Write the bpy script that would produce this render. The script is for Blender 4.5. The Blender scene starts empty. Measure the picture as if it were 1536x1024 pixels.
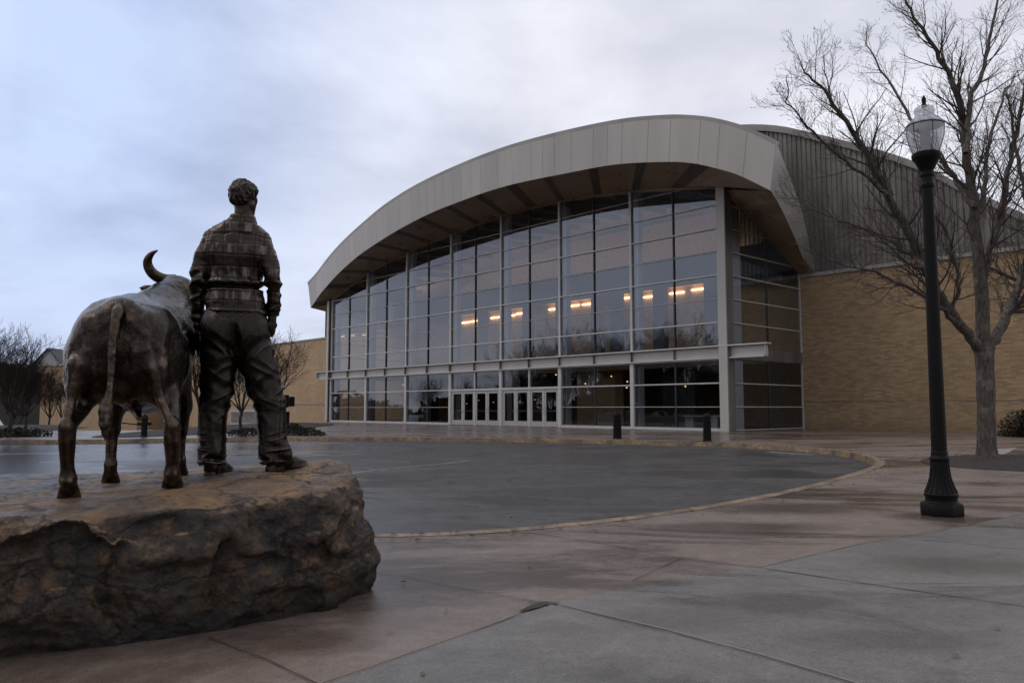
import bpy, bmesh, math, random
import numpy as np
from mathutils import Vector, Matrix
random.seed(7); np.random.seed(7)
SC = bpy.context.scene
COL = SC.collection
# ------------------------------------------------------------------ camera model (used to survey the place)
TH = math.atan(100/1200); CAM = np.array([0, 0, 1.2])
FW = np.array([0, math.cos(TH), math.sin(TH)]); UP = np.array([0, -math.sin(TH), math.cos(TH)]); XX = np.array([1., 0, 0])
def ray(px, py): return FW+(px-768)/1200*XX+(512-py)/1200*UP
def gz(px, py, z=0.0):
    d = ray(px, py); return CAM+(z-1.2)/d[2]*d
def atY(px, py, Y):
    d = ray(px, py); return CAM+d*Y/d[1]
L0 = gz(496, 632.5); C0 = gz(1087, 647)
U = C0-L0; WID = float(np.linalg.norm(U)); U = U/WID; N = np.array([U[1], -U[0], 0])   # U: along the glass front, N: outward
Z3 = np.array([0, 0, 1.])
def fp(s, z, q=0.0): return L0+U*s-N*q+Z3*z            # s along the front, q metres behind it
def onpl(px, py, q):
    d = ray(px, py); P = L0-N*q; t = np.dot(P-CAM, N)/np.dot(d, N); w = CAM+t*d
    return float(np.dot(w-L0, U)), float(w[2])
# ------------------------------------------------------------------ object helpers
def tag(o, label=None, cat=None, group=None, kind=None):
    if label: o['label'] = label
    if cat: o['category'] = cat
    if group: o['group'] = group
    if kind: o['kind'] = kind
    return o
def empty(name, loc=(0, 0, 0), rz=0):
    o = bpy.data.objects.new(name, None); COL.objects.link(o); o.location = loc; o.rotation_euler = (0, 0, rz); o.empty_display_size = .2
    return o
def link(name, me, parent=None):
    o = bpy.data.objects.new(name, me); COL.objects.link(o)
    if parent: o.parent = parent
    return o
def copy_tree(o, parent=None):
    c = o.copy(); COL.objects.link(c); c.parent = parent
    for ch in list(o.children): copy_tree(ch, c)
    return c
class MB:
    def __init__(s): s.v = []; s.f = []; s.m = []
    def add(s, vs, fs, m=0):
        b = len(s.v); s.v += [tuple(map(float, v)) for v in vs]; s.f += [tuple(b+i for i in f) for f in fs]; s.m += [m]*len(fs)
    def quad(s, a, b, c, d, m=0): s.add([a, b, c, d], [(0, 1, 2, 3)], m)
    def tri(s, a, b, c, m=0): s.add([a, b, c], [(0, 1, 2)], m)
    def hexa(s, p, m=0):   # 8 pts: bottom 0-3, top 4-7
        s.add(p, [(3, 2, 1, 0), (4, 5, 6, 7), (0, 1, 5, 4), (1, 2, 6, 5), (2, 3, 7, 6), (3, 0, 4, 7)], m)
    def box(s, x0, x1, y0, y1, z0, z1, m=0):
        s.hexa([(x0, y0, z0), (x1, y0, z0), (x1, y1, z0), (x0, y1, z0), (x0, y0, z1), (x1, y0, z1), (x1, y1, z1), (x0, y1, z1)], m)
    def fbox(s, s0, s1, q0, q1, z0, z1, m=0, z0b=None, z1b=None):   # box in facade coordinates
        z0b = z0 if z0b is None else z0b; z1b = z1 if z1b is None else z1b
        s.hexa([fp(s0, z0, q0), fp(s1, z0b, q0), fp(s1, z0b, q1), fp(s0, z0, q1), fp(s0, z1, q0), fp(s1, z1b, q0), fp(s1, z1b, q1), fp(s0, z1, q1)], m)
    def tube(s, pts, rad, n=6, cap=True, m=0):
        pts = [Vector(p) for p in pts]; k = len(pts); b = len(s.v)
        t0 = (pts[1]-pts[0]).normalized(); a = t0.orthogonal().normalized()
        for i in range(k):
            t = (pts[min(i+1, k-1)]-pts[max(i-1, 0)]).normalized()
            a = (a-t*a.dot(t))
            a = a.normalized() if a.length > 1e-6 else t.orthogonal().normalized()
            c = t.cross(a)
            for j in range(n):
                an = 2*math.pi*j/n; p = pts[i]+(a*math.cos(an)+c*math.sin(an))*rad[i]; s.v.append((p.x, p.y, p.z))
        for i in range(k-1):
            for j in range(n):
                j2 = (j+1) % n; s.f.append((b+i*n+j, b+i*n+j2, b+(i+1)*n+j2, b+(i+1)*n+j)); s.m.append(m)
        if cap:
            s.f.append(tuple(b+j for j in range(n))[::-1]); s.m.append(m)
            s.f.append(tuple(b+(k-1)*n+j for j in range(n))); s.m.append(m)
    def lathe(s, prof, n=32, m=0, c=(0, 0, 0)):
        b = len(s.v); k = len(prof)
        for r, z in prof:
            for j in range(n): s.v.append((c[0]+r*math.cos(2*math.pi*j/n), c[1]+r*math.sin(2*math.pi*j/n), c[2]+z))
        for i in range(k-1):
            for j in range(n):
                j2 = (j+1) % n; s.f.append((b+i*n+j, b+i*n+j2, b+(i+1)*n+j2, b+(i+1)*n+j)); s.m.append(m)
        s.f.append(tuple(b+j for j in range(n))[::-1]); s.m.append(m); s.f.append(tuple(b+(k-1)*n+j for j in range(n))); s.m.append(m)
    def build(s, name, mats, parent=None, smooth=False, origin=None, bevel=0, angle=40):
        if not isinstance(mats, (list, tuple)): mats = [mats]
        vs = np.array(s.v)
        me = bpy.data.meshes.new(name)
        if origin is not None: vs = vs-np.array(origin)
        me.from_pydata(vs.tolist(), [], s.f)
        for m in mats: me.materials.append(m)
        me.polygons.foreach_set('material_index', s.m)
        if smooth: me.polygons.foreach_set('use_smooth', [True]*len(me.polygons))
        me.update(); o = link(name, me, parent)
        if origin is not None and parent is None: o.location = origin
        if smooth and angle < 180: me.set_sharp_from_angle(angle=math.radians(angle))
        if bevel:
            md = o.modifiers.new('bevel', 'BEVEL'); md.width = bevel; md.segments = 2; md.limit_method = 'ANGLE'
        return o
# ------------------------------------------------------------------ material helper
class NT:
    def __init__(s, name):
        s.mat = bpy.data.materials.new(name); s.mat.use_nodes = True; s.t = s.mat.node_tree; s.n = s.t.nodes; s.l = s.t.links
        s.b = s.n['Principled BSDF']; s.out = s.n['Material Output']
        s.tc = s.n.new('ShaderNodeTexCoord')
    def val(s, x, sock):
        if isinstance(x, bpy.types.NodeSocket): s.l.new(x, sock)
        else: sock.default_value = x
    def coord(s, scale=(1, 1, 1), which='Object', loc=(0, 0, 0), rot=(0, 0, 0)):
        m = s.n.new('ShaderNodeMapping'); s.l.new(s.tc.outputs[which], m.inputs[0])
        m.inputs['Scale'].default_value = scale; m.inputs['Location'].default_value = loc; m.inputs['Rotation'].default_value = rot
        return m.outputs[0]
    def noise(s, scale=5, detail=5, rough=.55, co=None, dist=0.0):
        n = s.n.new('ShaderNodeTexNoise'); n.inputs['Scale'].default_value = scale; n.inputs['Detail'].default_value = detail
        n.inputs['Roughness'].default_value = rough; n.inputs['Distortion'].default_value = dist
        s.l.new(co if co is not None else s.tc.outputs['Object'], n.inputs['Vector']); return n.outputs[0]
    def ramp(s, x, stops):
        r = s.n.new('ShaderNodeValToRGB'); e = r.color_ramp.elements
        while len(e) < len(stops): e.new(.5)
        for i, (p, c) in enumerate(stops):
            e[i].position = p; e[i].color = (c, c, c, 1) if isinstance(c, (int, float)) else (*c, 1)
        s.l.new(x, r.inputs[0]); return r.outputs[0]
    def mix(s, f, a, b, mode='MIX'):
        m = s.n.new('ShaderNodeMix'); m.data_type = 'RGBA'; m.blend_type = mode; s.val(f, m.inputs[0])
        s.val(a if isinstance(a, bpy.types.NodeSocket) else (*a, 1), m.inputs[6]); s.val(b if isinstance(b, bpy.types.NodeSocket) else (*b, 1), m.inputs[7]); return m.outputs[2]
    def math(s, op, a, b=0.0, c=0.0, clamp=False):
        m = s.n.new('ShaderNodeMath'); m.operation = op; m.use_clamp = clamp; s.val(a, m.inputs[0]); s.val(b, m.inputs[1]); s.val(c, m.inputs[2]); return m.outputs[0]
    def sep(s, co):
        n = s.n.new('ShaderNodeSeparateXYZ'); s.l.new(co, n.inputs[0]); return n.outputs
    def bump(s, h, strength=.3, dist=.02, normal=None):
        b = s.n.new('ShaderNodeBump'); b.inputs['Strength'].default_value = strength; b.inputs['Distance'].default_value = dist
        s.l.new(h, b.inputs['Height'])
        if normal is not None: s.l.new(normal, b.inputs['Normal'])
        return b.outputs[0]
    def set(s, **k):
        for a, v in k.items():
            nm = {'color': 'Base Color', 'rough': 'Roughness', 'metal': 'Metallic', 'normal': 'Normal', 'spec': 'Specular IOR Level', 'coat': 'Coat Weight', 'coatr': 'Coat Roughness', 'emit': 'Emission Color', 'es': 'Emission Strength', 'trans': 'Transmission Weight'}[a]
            if isinstance(v, tuple) and len(v) == 3: v = (*v, 1)
            s.val(v, s.b.inputs[nm])
        return s.mat
def simple(name, color, rough=.5, metal=0, var=.15, scale=3, bump=0, bscale=40, spec=.5, zstreak=False):
    m = NT(name)
    co = m.coord((1, 1, .15)) if zstreak else m.coord()
    n = m.noise(scale, 6, .6, co)
    c = m.mix(m.ramp(n, [(.3, 0.), (.7, 1.)]), tuple(x*(1-var) for x in color), tuple(min(1, x*(1+var)) for x in color))
    r = m.math('MULTIPLY_ADD', n, .25, rough-.12, clamp=True)
    m.set(color=c, rough=r, metal=metal, spec=spec)
    if bump: m.set(normal=m.bump(m.noise(bscale, 4), bump, .01))
    return m.mat
M = {}
# bronze
def bronze(name, base=(.085, .058, .042), light=(.26, .17, .105), dark=(.012, .010, .010), fine=60, plaid=False, hair=None):
    m = NT(name)
    co = m.coord()
    n1 = m.noise(6, 6, .65, co, .4); n2 = m.noise(28, 5, .6, co)
    c = m.mix(m.ramp(n1, [(.38, 0.), (.68, 1.)]), base, tuple(x*.45 for x in base))
    c = m.mix(m.math('MULTIPLY', m.ramp(n2, [(.5, 0.), (.72, 1.)]), .45), c, light)
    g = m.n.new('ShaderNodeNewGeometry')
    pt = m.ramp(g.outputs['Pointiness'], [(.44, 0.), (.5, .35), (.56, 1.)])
    c = m.mix(m.math('MULTIPLY', m.math('SUBTRACT', 1, pt, clamp=True), .9), c, dark)  # occlusion shade painted into the recesses
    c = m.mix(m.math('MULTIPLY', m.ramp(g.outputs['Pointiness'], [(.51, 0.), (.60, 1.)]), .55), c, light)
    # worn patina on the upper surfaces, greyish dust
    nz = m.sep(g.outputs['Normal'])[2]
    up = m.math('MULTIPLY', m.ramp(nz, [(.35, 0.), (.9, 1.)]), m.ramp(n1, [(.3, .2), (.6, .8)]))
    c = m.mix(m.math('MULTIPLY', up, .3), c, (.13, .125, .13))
    h = m.noise(fine, 5, .65, co)
    if plaid:
        xyz = m.sep(co)
        def cells(ax, period, off):
            v = m.math('FRACT', m.math('DIVIDE', m.math('ADD', xyz[ax], off), period*(1 if ax == 0 else 2))); return m.ramp(v, [(.15, 0.), (.30, 1.), (.68, 1.), (.85, 0.)]) if ax == 0 else m.ramp(v, [(.03, 0.), (.08, 1.), (.42, 1.), (.47, 0.)])
        a = cells(0, .10, 5.118); b = cells(2, .08, 5.06)
        patch = m.math('MULTIPLY', a, b)
        streak = m.ramp(m.noise(14, 4, .6, m.coord((3, 1, .5))), [(.42, 0.), (.62, 1.)])
        c = m.mix(m.math('MULTIPLY', m.math('MULTIPLY', patch, streak), .30), c, (.36, .29, .23))
    nrm = m.bump(h, .35, .006)
    if hair:
        w = m.noise(1, 3, .6, m.coord(hair)); nrm = m.bump(w, .45, .02, nrm)
    r = m.math('MULTIPLY_ADD', n2, .34, .10)
    return m.set(color=c, rough=r, metal=.88, normal=nrm, spec=.5)
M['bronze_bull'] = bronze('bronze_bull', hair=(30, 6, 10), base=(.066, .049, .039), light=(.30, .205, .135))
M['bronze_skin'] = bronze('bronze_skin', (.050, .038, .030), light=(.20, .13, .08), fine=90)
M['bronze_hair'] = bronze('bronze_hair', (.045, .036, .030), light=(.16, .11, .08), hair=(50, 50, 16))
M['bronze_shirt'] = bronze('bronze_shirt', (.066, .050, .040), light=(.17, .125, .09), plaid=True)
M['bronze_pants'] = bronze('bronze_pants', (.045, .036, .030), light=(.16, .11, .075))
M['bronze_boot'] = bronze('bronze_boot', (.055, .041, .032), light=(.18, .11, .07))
# boulder
m = NT('sandstone'); co = m.coord()
n1 = m.noise(1.6, 8, .65, co, .6); n2 = m.noise(9, 8, .7, co, .3); n3 = m.noise(60, 6, .7, co)
c = m.mix(m.ramp(n1, [(.40, 0.), (.60, 1.)]), (.030, .025, .021), (.125, .092, .064))
c = m.mix(m.ramp(n2, [(.50, 0.), (.64, .85)]), c, (.30, .165, .075))
c = m.mix(m.ramp(m.noise(4.3, 5, .6, co), [(.52, 0.), (.62, .7)]), c, (.055, .050, .048))
c = m.mix(m.ramp(n3, [(.60, 0.), (.70, .8)]), c, (.26, .21, .17))
c = m.mix(m.ramp(m.noise(42, 6, .75, m.coord(loc=(5, 1, 2))), [(.36, .75), (.46, 0.)]), c, (.010, .009, .009))
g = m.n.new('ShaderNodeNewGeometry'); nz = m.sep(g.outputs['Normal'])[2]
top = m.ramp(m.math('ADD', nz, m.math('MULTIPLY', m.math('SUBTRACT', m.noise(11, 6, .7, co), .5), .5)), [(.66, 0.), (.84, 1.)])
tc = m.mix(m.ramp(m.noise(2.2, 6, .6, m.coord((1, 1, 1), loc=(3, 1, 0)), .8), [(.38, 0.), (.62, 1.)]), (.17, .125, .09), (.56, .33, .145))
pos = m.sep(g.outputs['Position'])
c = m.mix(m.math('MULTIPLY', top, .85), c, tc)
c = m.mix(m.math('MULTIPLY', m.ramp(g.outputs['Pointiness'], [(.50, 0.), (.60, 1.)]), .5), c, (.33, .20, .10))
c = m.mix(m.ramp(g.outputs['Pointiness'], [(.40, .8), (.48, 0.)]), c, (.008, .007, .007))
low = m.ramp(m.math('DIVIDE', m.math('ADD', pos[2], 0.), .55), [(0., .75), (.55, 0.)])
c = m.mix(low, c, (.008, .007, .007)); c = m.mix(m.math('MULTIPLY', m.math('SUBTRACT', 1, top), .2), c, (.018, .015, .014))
def vedge(sc, wsc, wa, loc):
    vo = m.n.new('ShaderNodeTexVoronoi'); vo.feature = 'DISTANCE_TO_EDGE'; vo.inputs['Scale'].default_value = sc; nz_ = m.n.new('ShaderNodeTexNoise'); nz_.inputs['Scale'].default_value = wsc; nz_.inputs['Detail'].default_value = 9; nz_.inputs['Roughness'].default_value = .65
    a = m.coord((1, 1, 1.7), loc=loc); m.l.new(a, nz_.inputs['Vector']); s1 = m.n.new('ShaderNodeVectorMath'); s1.operation = 'SCALE'; s1.inputs['Scale'].default_value = wa; m.l.new(nz_.outputs['Color'], s1.inputs[0])
    s2 = m.n.new('ShaderNodeVectorMath'); s2.operation = 'ADD'; m.l.new(a, s2.inputs[0]); m.l.new(s1.outputs[0], s2.inputs[1]); m.l.new(s2.outputs[0], vo.inputs['Vector']); return vo.outputs['Distance']
ck1 = m.ramp(vedge(1.5, 2.2, .55, (0, 0, 0)), [(0., 1.), (.030, 0.)]); ck2 = m.math('MULTIPLY', m.ramp(vedge(5.5, 5, .25, (3, 1, 0)), [(0., 1.), (.04, 0.)]), m.ramp(m.noise(3, 3), [(.48, 0.), (.56, 1.)]))
ck = m.math('MAXIMUM', ck1, m.math('MULTIPLY', ck2, .8)); c = m.mix(m.math('MULTIPLY', ck, .85), c, (.006, .005, .005))
c = m.mix(m.ramp(m.noise(24, 8, .8, m.coord(loc=(7, 7, 1))), [(.36, .8), (.47, 0.)]), c, (.012, .010, .009))
wet = m.math('MULTIPLY', top, m.ramp(m.noise(2.6, 5, .6, m.coord((.8, 2, 1)), .5), [(.42, 0.), (.54, 1.)]))
wet = m.math('MULTIPLY', wet, m.ramp(m.math('ADD', m.math('MULTIPLY', pos[0], .5), 1.75), [(.35, 1.), (.8, .35)]))
r = m.math('SUBTRACT', .62, m.math('MULTIPLY', wet, .48)); r = m.math('ADD', r, m.math('MULTIPLY', n3, .1))
bs = m.bump(m.noise(14, 9, .75, co, .4), .9, .07)
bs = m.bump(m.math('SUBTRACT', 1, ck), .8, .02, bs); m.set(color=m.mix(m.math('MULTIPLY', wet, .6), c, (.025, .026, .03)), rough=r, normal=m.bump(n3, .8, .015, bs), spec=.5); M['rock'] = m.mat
# asphalt
m = NT('asphalt'); co = m.coord()
ag = m.noise(55, 4, .8, co); w1 = m.noise(.16, 6, .6, m.coord((1, 2.2, 1)), .5); w2 = m.noise(.9, 5, .6, m.coord((.5, 1.6, 1)))
c = m.mix(m.ramp(ag, [(.34, 0.), (.66, 1.)]), (.012, .012, .012), (.085, .080, .075)); c = m.mix(m.ramp(m.noise(1.3, 9, .75, m.coord((1, 2, 1)), 1.), [(.44, 0.), (.60, .7)]), c, (.085, .080, .074))
c = m.mix(m.ramp(m.noise(.45, 9, .7, co, 1.), [(.40, .7), (.52, 0.)]), c, (.022, .020, .019))
vo = m.n.new('ShaderNodeTexVoronoi'); vo.feature = 'DISTANCE_TO_EDGE'; vo.inputs['Scale'].default_value = .42
wv_ = m.n.new('ShaderNodeVectorMath'); wv_.operation = 'ADD'; nz_ = m.n.new('ShaderNodeTexNoise'); nz_.inputs['Scale'].default_value = 1.4; nz_.inputs['Detail'].default_value = 8; m.l.new(co, nz_.inputs['Vector']); m.l.new(co, wv_.inputs[0]); m.l.new(nz_.outputs['Color'], wv_.inputs[1]); m.l.new(wv_.outputs[0], vo.inputs['Vector'])
c = m.mix(m.math('MULTIPLY', m.ramp(vo.outputs['Distance'], [(0., 1.), (.022, 0.)]), m.ramp(m.noise(.5, 3), [(.42, 0.), (.52, .85)])), c, (.009, .009, .009))
c = m.mix(m.ramp(m.noise(13, 6, .8, m.coord((1, 1.4, 1), loc=(2, 2, 2))), [(.44, 0.), (.62, .6)]), c, (.13, .12, .108)); c = m.mix(m.ramp(m.noise(5, 7, .8, m.coord((1, 2, 1), loc=(6, 2, 2))), [(.38, .85), (.48, 0.)]), c, (.012, .011, .010))
wx = m.sep(co); leftw = m.ramp(m.math('DIVIDE', m.math('ADD', wx[0], 16), 18), [(.12, 1.), (.75, 0.)])
wet = m.math('ADD', m.ramp(w1, [(.46, 0.), (.54, .75)]), m.math('MULTIPLY', leftw, m.ramp(w2, [(.22, .45), (.6, 1.)])), clamp=True)
c = m.mix(m.math('MULTIPLY', wet, .5), c, (.022, .022, .024))
r = m.math('SUBTRACT', .74, m.math('MULTIPLY', wet, .62))
m.set(color=c, rough=r, normal=m.bump(ag, .55, .006), spec=m.math('MULTIPLY_ADD', wet, .3, .25)); M['asphalt'] = m.mat
def concrete(name, ca, cb, wetlo, spots, dark=(.045, .034, .03)):
    m = NT(name); co = m.coord(which='Object')
    a = m.noise(.55, 9, .72, co, 1.2); b = m.noise(2.6, 9, .78, co, .8); g = m.noise(120, 3, .7, co); sp = m.noise(26, 5, .8, co)
    c = m.mix(m.ramp(a, [(.32, 0.), (.66, 1.)]), ca, cb)
    c = m.mix(m.math('MULTIPLY', m.ramp(b, [(.40, 0.), (.68, 1.)]), .75), c, tuple(x*.55 for x in ca)); c = m.mix(m.math('MULTIPLY', m.ramp(m.noise(9, 7, .75, m.coord(loc=(1, 9, 3))), [(.48, 0.), (.66, 1.)]), .45), c, tuple(x*.6 for x in ca))
    c = m.mix(m.math('MULTIPLY', m.ramp(g, [(.36, 1.), (.5, 0.)]), .6), c, tuple(x*.5 for x in ca)); c = m.mix(m.math('MULTIPLY', m.ramp(m.noise(210, 2, .6, co), [(.55, 0.), (.68, 1.)]), .5), c, tuple(min(1, x*1.6) for x in cb))
    c = m.mix(m.ramp(sp, [(.62, 0.), (.70, .6)]), c, tuple(min(1, x*1.5) for x in cb)); c = m.mix(m.ramp(m.noise(44, 4, .75, m.coord(loc=(8, 2, 1))), [(.34, .8), (.45, 0.)]), c, tuple(x*.45 for x in ca)); c = m.mix(m.ramp(m.noise(75, 3, .7, m.coord(loc=(3, 5, 1))), [(.56, 0.), (.66, .5)]), c, tuple(min(1, x*1.35) for x in cb))
    c = m.mix(m.ramp(m.noise(17, 4, .7, m.coord(loc=(4, 2, 0))), [(.70, 0.), (.76, .7)]), c, dark)
    w = m.ramp(m.noise(.34, 9, .68, m.coord((.7, 1.7, 1), loc=(2.3, 7.1, 0)), .7), [(wetlo-.06, 0.), (wetlo+.07, 1.)])
    xyz = m.sep(co); wob = m.math('MULTIPLY', m.math('SUBTRACT', m.noise(1.3, 5, .65, co), .5), 1.1)
    for (sx, sy, rx, ry, st) in spots:
        dx = m.math('DIVIDE', m.math('SUBTRACT', xyz[0], sx), rx); dy = m.math('DIVIDE', m.math('SUBTRACT', xyz[1], sy), ry)
        d = m.math('ADD', m.math('SQRT', m.math('ADD', m.math('MULTIPLY', dx, dx), m.math('MULTIPLY', dy, dy))), wob)
        w = m.math('MAXIMUM', w, m.ramp(d, [(.45, st), (1.0, 0.)]))
    c = m.mix(m.math('MULTIPLY', w, .72), c, tuple(x*.34 for x in ca))
    r = m.math('SUBTRACT', .42, m.math('MULTIPLY', w, .32)); r = m.math('ADD', r, m.math('MULTIPLY', m.math('SUBTRACT', b, .5), .2))
    m.set(color=c, rough=r, normal=m.bump(g, .5, .004, m.bump(m.noise(20, 6, .7, co), .35, .008, m.bump(b, .2, .02))), spec=.5); return m.mat
def G(px, py): p = gz(px, py); return (p[0], p[1])
sp = [(*G(1480, 781), .75, .38, 1.), (*G(1400, 775), .6, .5, .9), (*G(1110, 790), 1.3, .45, .7), (*G(1180, 762), 1.8, .7, .7), (*G(470, 960), .45, .3, .75), (*G(600, 895), .3, .25, .4), (*G(1000, 838), .35, .2, .85), (*G(930, 826), .6, .16, .6),
      (*G(1250, 652), 5, 2.0, .9), (*G(1180, 655), 3, 1.2, .8), (*G(1000, 650), 9, 1.6, .6), (*G(680, 645), 6, 3., .5), (*G(1350, 653), 4, 2, .8), (*G(820, 905), .16, .09, 1.)]
M['conc_brown'] = concrete('brown_concrete', (.165, .123, .100), (.275, .213, .176), .52, sp)
sp = [(*G(1170, 905), .55, .42, .62), (*G(1000, 930), .5, .35, .35), (*G(1330, 960), .6, .3, .45), (*G(1450, 850), .9, .5, .4), (*G(700, 985), .4, .2, .3)]
M['conc_grey'] = concrete('grey_concrete', (.134, .124, .110), (.222, .207, .185), .54, sp, dark=(.04, .038, .036))
M['joint'] = simple('joint', (.035, .028, .024), .8); M['joint_light'] = simple('joint_light', (.26, .23, .21), .7, var=.4, scale=2)
m = NT('kerb_paint'); co = m.coord(); n1 = m.noise(1.4, 6, .7, co); n2 = m.noise(12, 6, .75, co)
c = m.mix(m.ramp(n1, [(.36, 0.), (.56, 1.)]), (.085, .062, .045), (.36, .235, .11)); c = m.mix(m.ramp(n2, [(.44, 0.), (.58, .85)]), c, (.085, .068, .058))
m.set(color=c, rough=.55, normal=m.bump(n2, .5, .01)); M['kerb'] = m.mat
def brick(name, c1, c2, mort, dirt=.35):
    m = NT(name)
    # coordinates along the wall: s, z
    geo = m.n.new('ShaderNodeNewGeometry')
    d = m.n.new('ShaderNodeVectorMath'); d.operation = 'DOT_PRODUCT'; m.l.new(geo.outputs['Position'], d.inputs[0]); d.inputs[1].default_value = tuple(U)
    z = m.sep(geo.outputs['Position'])[2]
    cb = m.n.new('ShaderNodeCombineXYZ'); m.l.new(d.outputs['Value'], cb.inputs[0]); m.l.new(z, cb.inputs[1])
    b = m.n.new('ShaderNodeTexBrick'); m.l.new(cb.outputs[0], b.inputs['Vector'])
    b.inputs['Scale'].default_value = 1; b.inputs['Brick Width'].default_value = .40; b.inputs['Row Height'].default_value = .105; b.inputs['Mortar Size'].default_value = .008; b.inputs['Mortar Smooth'].default_value = .2
    b.inputs['Color1'].default_value = (*c1, 1); b.inputs['Color2'].default_value = (*c2, 1); b.inputs['Mortar'].default_value = (*mort, 1); b.inputs['Bias'].default_value = -.1
    n = m.noise(.35, 6, .6, m.coord((1, 1, .7))); n2 = m.noise(3, 4, .7)
    c = m.mix(m.math('MULTIPLY', m.ramp(n, [(.35, 1.), (.65, 0.)]), dirt), b.outputs[0], tuple(x*.5 for x in c1))
    c = m.mix(m.ramp(n2, [(.55, 0.), (.75, .25)]), c, tuple(x*.45 for x in c2))
    lowz = m.ramp(m.math('DIVIDE', z, 4.), [(0., .5 if dirt > .22 else 0.), (.2, 0.)]); c = m.mix(lowz, c, tuple(x*.45 for x in c1))
    m.set(color=c, rough=.75, normal=m.bump(b.outputs[1], -.4, .01), spec=.3); return m.mat
M['brick'] = brick('buff_brick', (.40, .275, .155), (.25, .165, .092), (.25, .20, .145), .3)
M['brick_far'] = brick('pale_brick', (.52, .36, .22), (.40, .27, .16), (.36, .28, .20), .2)
FV = [simple('fascia_metal', tuple(k_*c_ for c_ in (.30, .28, .262)), .42, .2, .14, .5, zstreak=True) for k_ in (1., .93, 1.06, .97)]; M['fascia'] = FV[0]
M['fascia_back'] = simple('fascia_seam', (.16, .12, .10), .6)
M['soffit'] = simple('soffit_painted_glow', (.29, .22, .16), .30, .2, .3, .8); M['soffit_shade'] = simple('soffit_painted_shade', (.075, .06, .05), .35, .2, .2, .8)  # warm spill from the hall and shade bands painted as soffit colours
M['steel'] = simple('grey_steel_paint', (.46, .44, .42), .4, .1, .08, 1.2, zstreak=True)
M['steel_lt'] = simple('pale_mullion_paint', (.52, .51, .50), .4, .1, .08, 2)
M['steel_dk'] = simple('dark_mullion_paint', (.045, .043, .045), .4, .1, .1)
M['corr'] = simple('weathered_corrugated_metal', (.17, .155, .145), .5, .35, .35, 1.2, zstreak=True)
M['coping'] = simple('roof_coping', (.30, .28, .265), .5, .2, .2, .6)
M['white_col'] = simple('painted_column', (.80, .83, .88), .45, 0, .05)
M['int_wall'] = simple('interior_wall', (.60, .43, .26), .6, 0, .15)
M['int_dark'] = simple('interior_dark', (.05, .05, .055), .6)
M['int_blue'] = simple('interior_bulkhead', (.12, .13, .15), .6)
M['int_floor'] = simple('interior_floor', (.09, .08, .075), .3)
M['int_ceil'] = simple('interior_wood_deck', (.26, .18, .11), .5, 0, .2)
M['door_frame'] = simple('door_aluminium', (.42, .41, .40), .4, .2, .06)
M['black'] = simple('black_cast_iron', (.007, .0065, .0065), .5, 0, .3, 8, bump=.25, bscale=60, spec=.12)
M['mulch'] = simple('mulch', (.028, .021, .017), .9, 0, .5, 9, bump=1., bscale=30)
M['soil_grass'] = simple('winter_turf', (.10, .085, .068), .9, 0, .4, .3)
M['cab'] = simple('white_enamel', (.6, .6, .62), .4, 0, .05)
M['darkroof'] = simple('dark_slate_roof', (.035, .033, .036), .6, 0, .3)
M['darkwall'] = simple('dark_render_wall', (.04, .036, .034), .8, 0, .3)
M['palegable'] = simple('pale_gable', (.35, .34, .36), .7)
def bark(name, a, b):
    m = NT(name); n = m.noise(6, 8, .7, m.coord((3, 3, .8)), .6); n2 = m.noise(2, 4, .6)
    c = m.mix(m.ramp(n, [(.35, 0.), (.65, 1.)]), a, b); c = m.mix(m.ramp(n2, [(.55, 0.), (.62, .5)]), c, tuple(x*1.5 for x in b))
    m.set(color=c, rough=.85, normal=m.bump(n, .9, .03), spec=.25); return m.mat
M['bark'] = bark('bark', (.035, .029, .025), (.145, .122, .104)); M['twig'] = simple('twig', (.050, .036, .029), .8, 0, .35, 2)
M['bark_far'] = bark('bark_far', (.02, .016, .014), (.05, .042, .038)); M['twig_far'] = simple('twig_far', (.026, .019, .016), .9, 0, .3, 1, spec=.1)
def emis(name, col, s):
    m = NT(name); n = m.noise(3, 3); m.set(color=(.1, .1, .1), emit=m.mix(m.ramp(n, [(.3, 0.), (.7, 1.)]), col, tuple(x*.8 for x in col)), es=s); return m.mat
M['lamp_warm'] = emis('lit_lamp', (1., .58, .24), 9.); M['lamp_dim'] = emis('dim_lamp', (1., .55, .25), .5); M['lamp_mid'] = emis('hall_lamp', (1., .6, .3), 2.0); M['added_uplight'] = emis('added_uplight', (1., .68, .42), 9.0)
def glass(name, tint, base, ior=1.5, rough=.0):
    m = NT(name); n = m.n; gl = n.new('ShaderNodeBsdfGlossy'); gl.inputs['Roughness'].default_value = rough; gl.inputs['Color'].default_value = (.74, .82, .96, 1)
    tr = n.new('ShaderNodeBsdfTransparent'); tr.inputs[0].default_value = (*tint, 1)
    fr = n.new('ShaderNodeFresnel'); fr.inputs[0].default_value = ior
    f = m.math('MULTIPLY_ADD', fr.outputs[0], 1.2, base, clamp=True)
    mx = n.new('ShaderNodeMixShader'); m.l.new(f, mx.inputs[0]); m.l.new(tr.outputs[0], mx.inputs[1]); m.l.new(gl.outputs[0], mx.inputs[2]); m.l.new(mx.outputs[0], m.out.inputs[0])
    m.l.new(m.bump(m.noise(.25, 2, .5), .04, .05), gl.inputs['Normal'])
    return m.mat
M['glass'] = glass('tinted_glass', (.74, .76, .78), .085)
M['glass_lo'] = glass('tinted_glass_low', (.62, .62, .62), .045)
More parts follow.
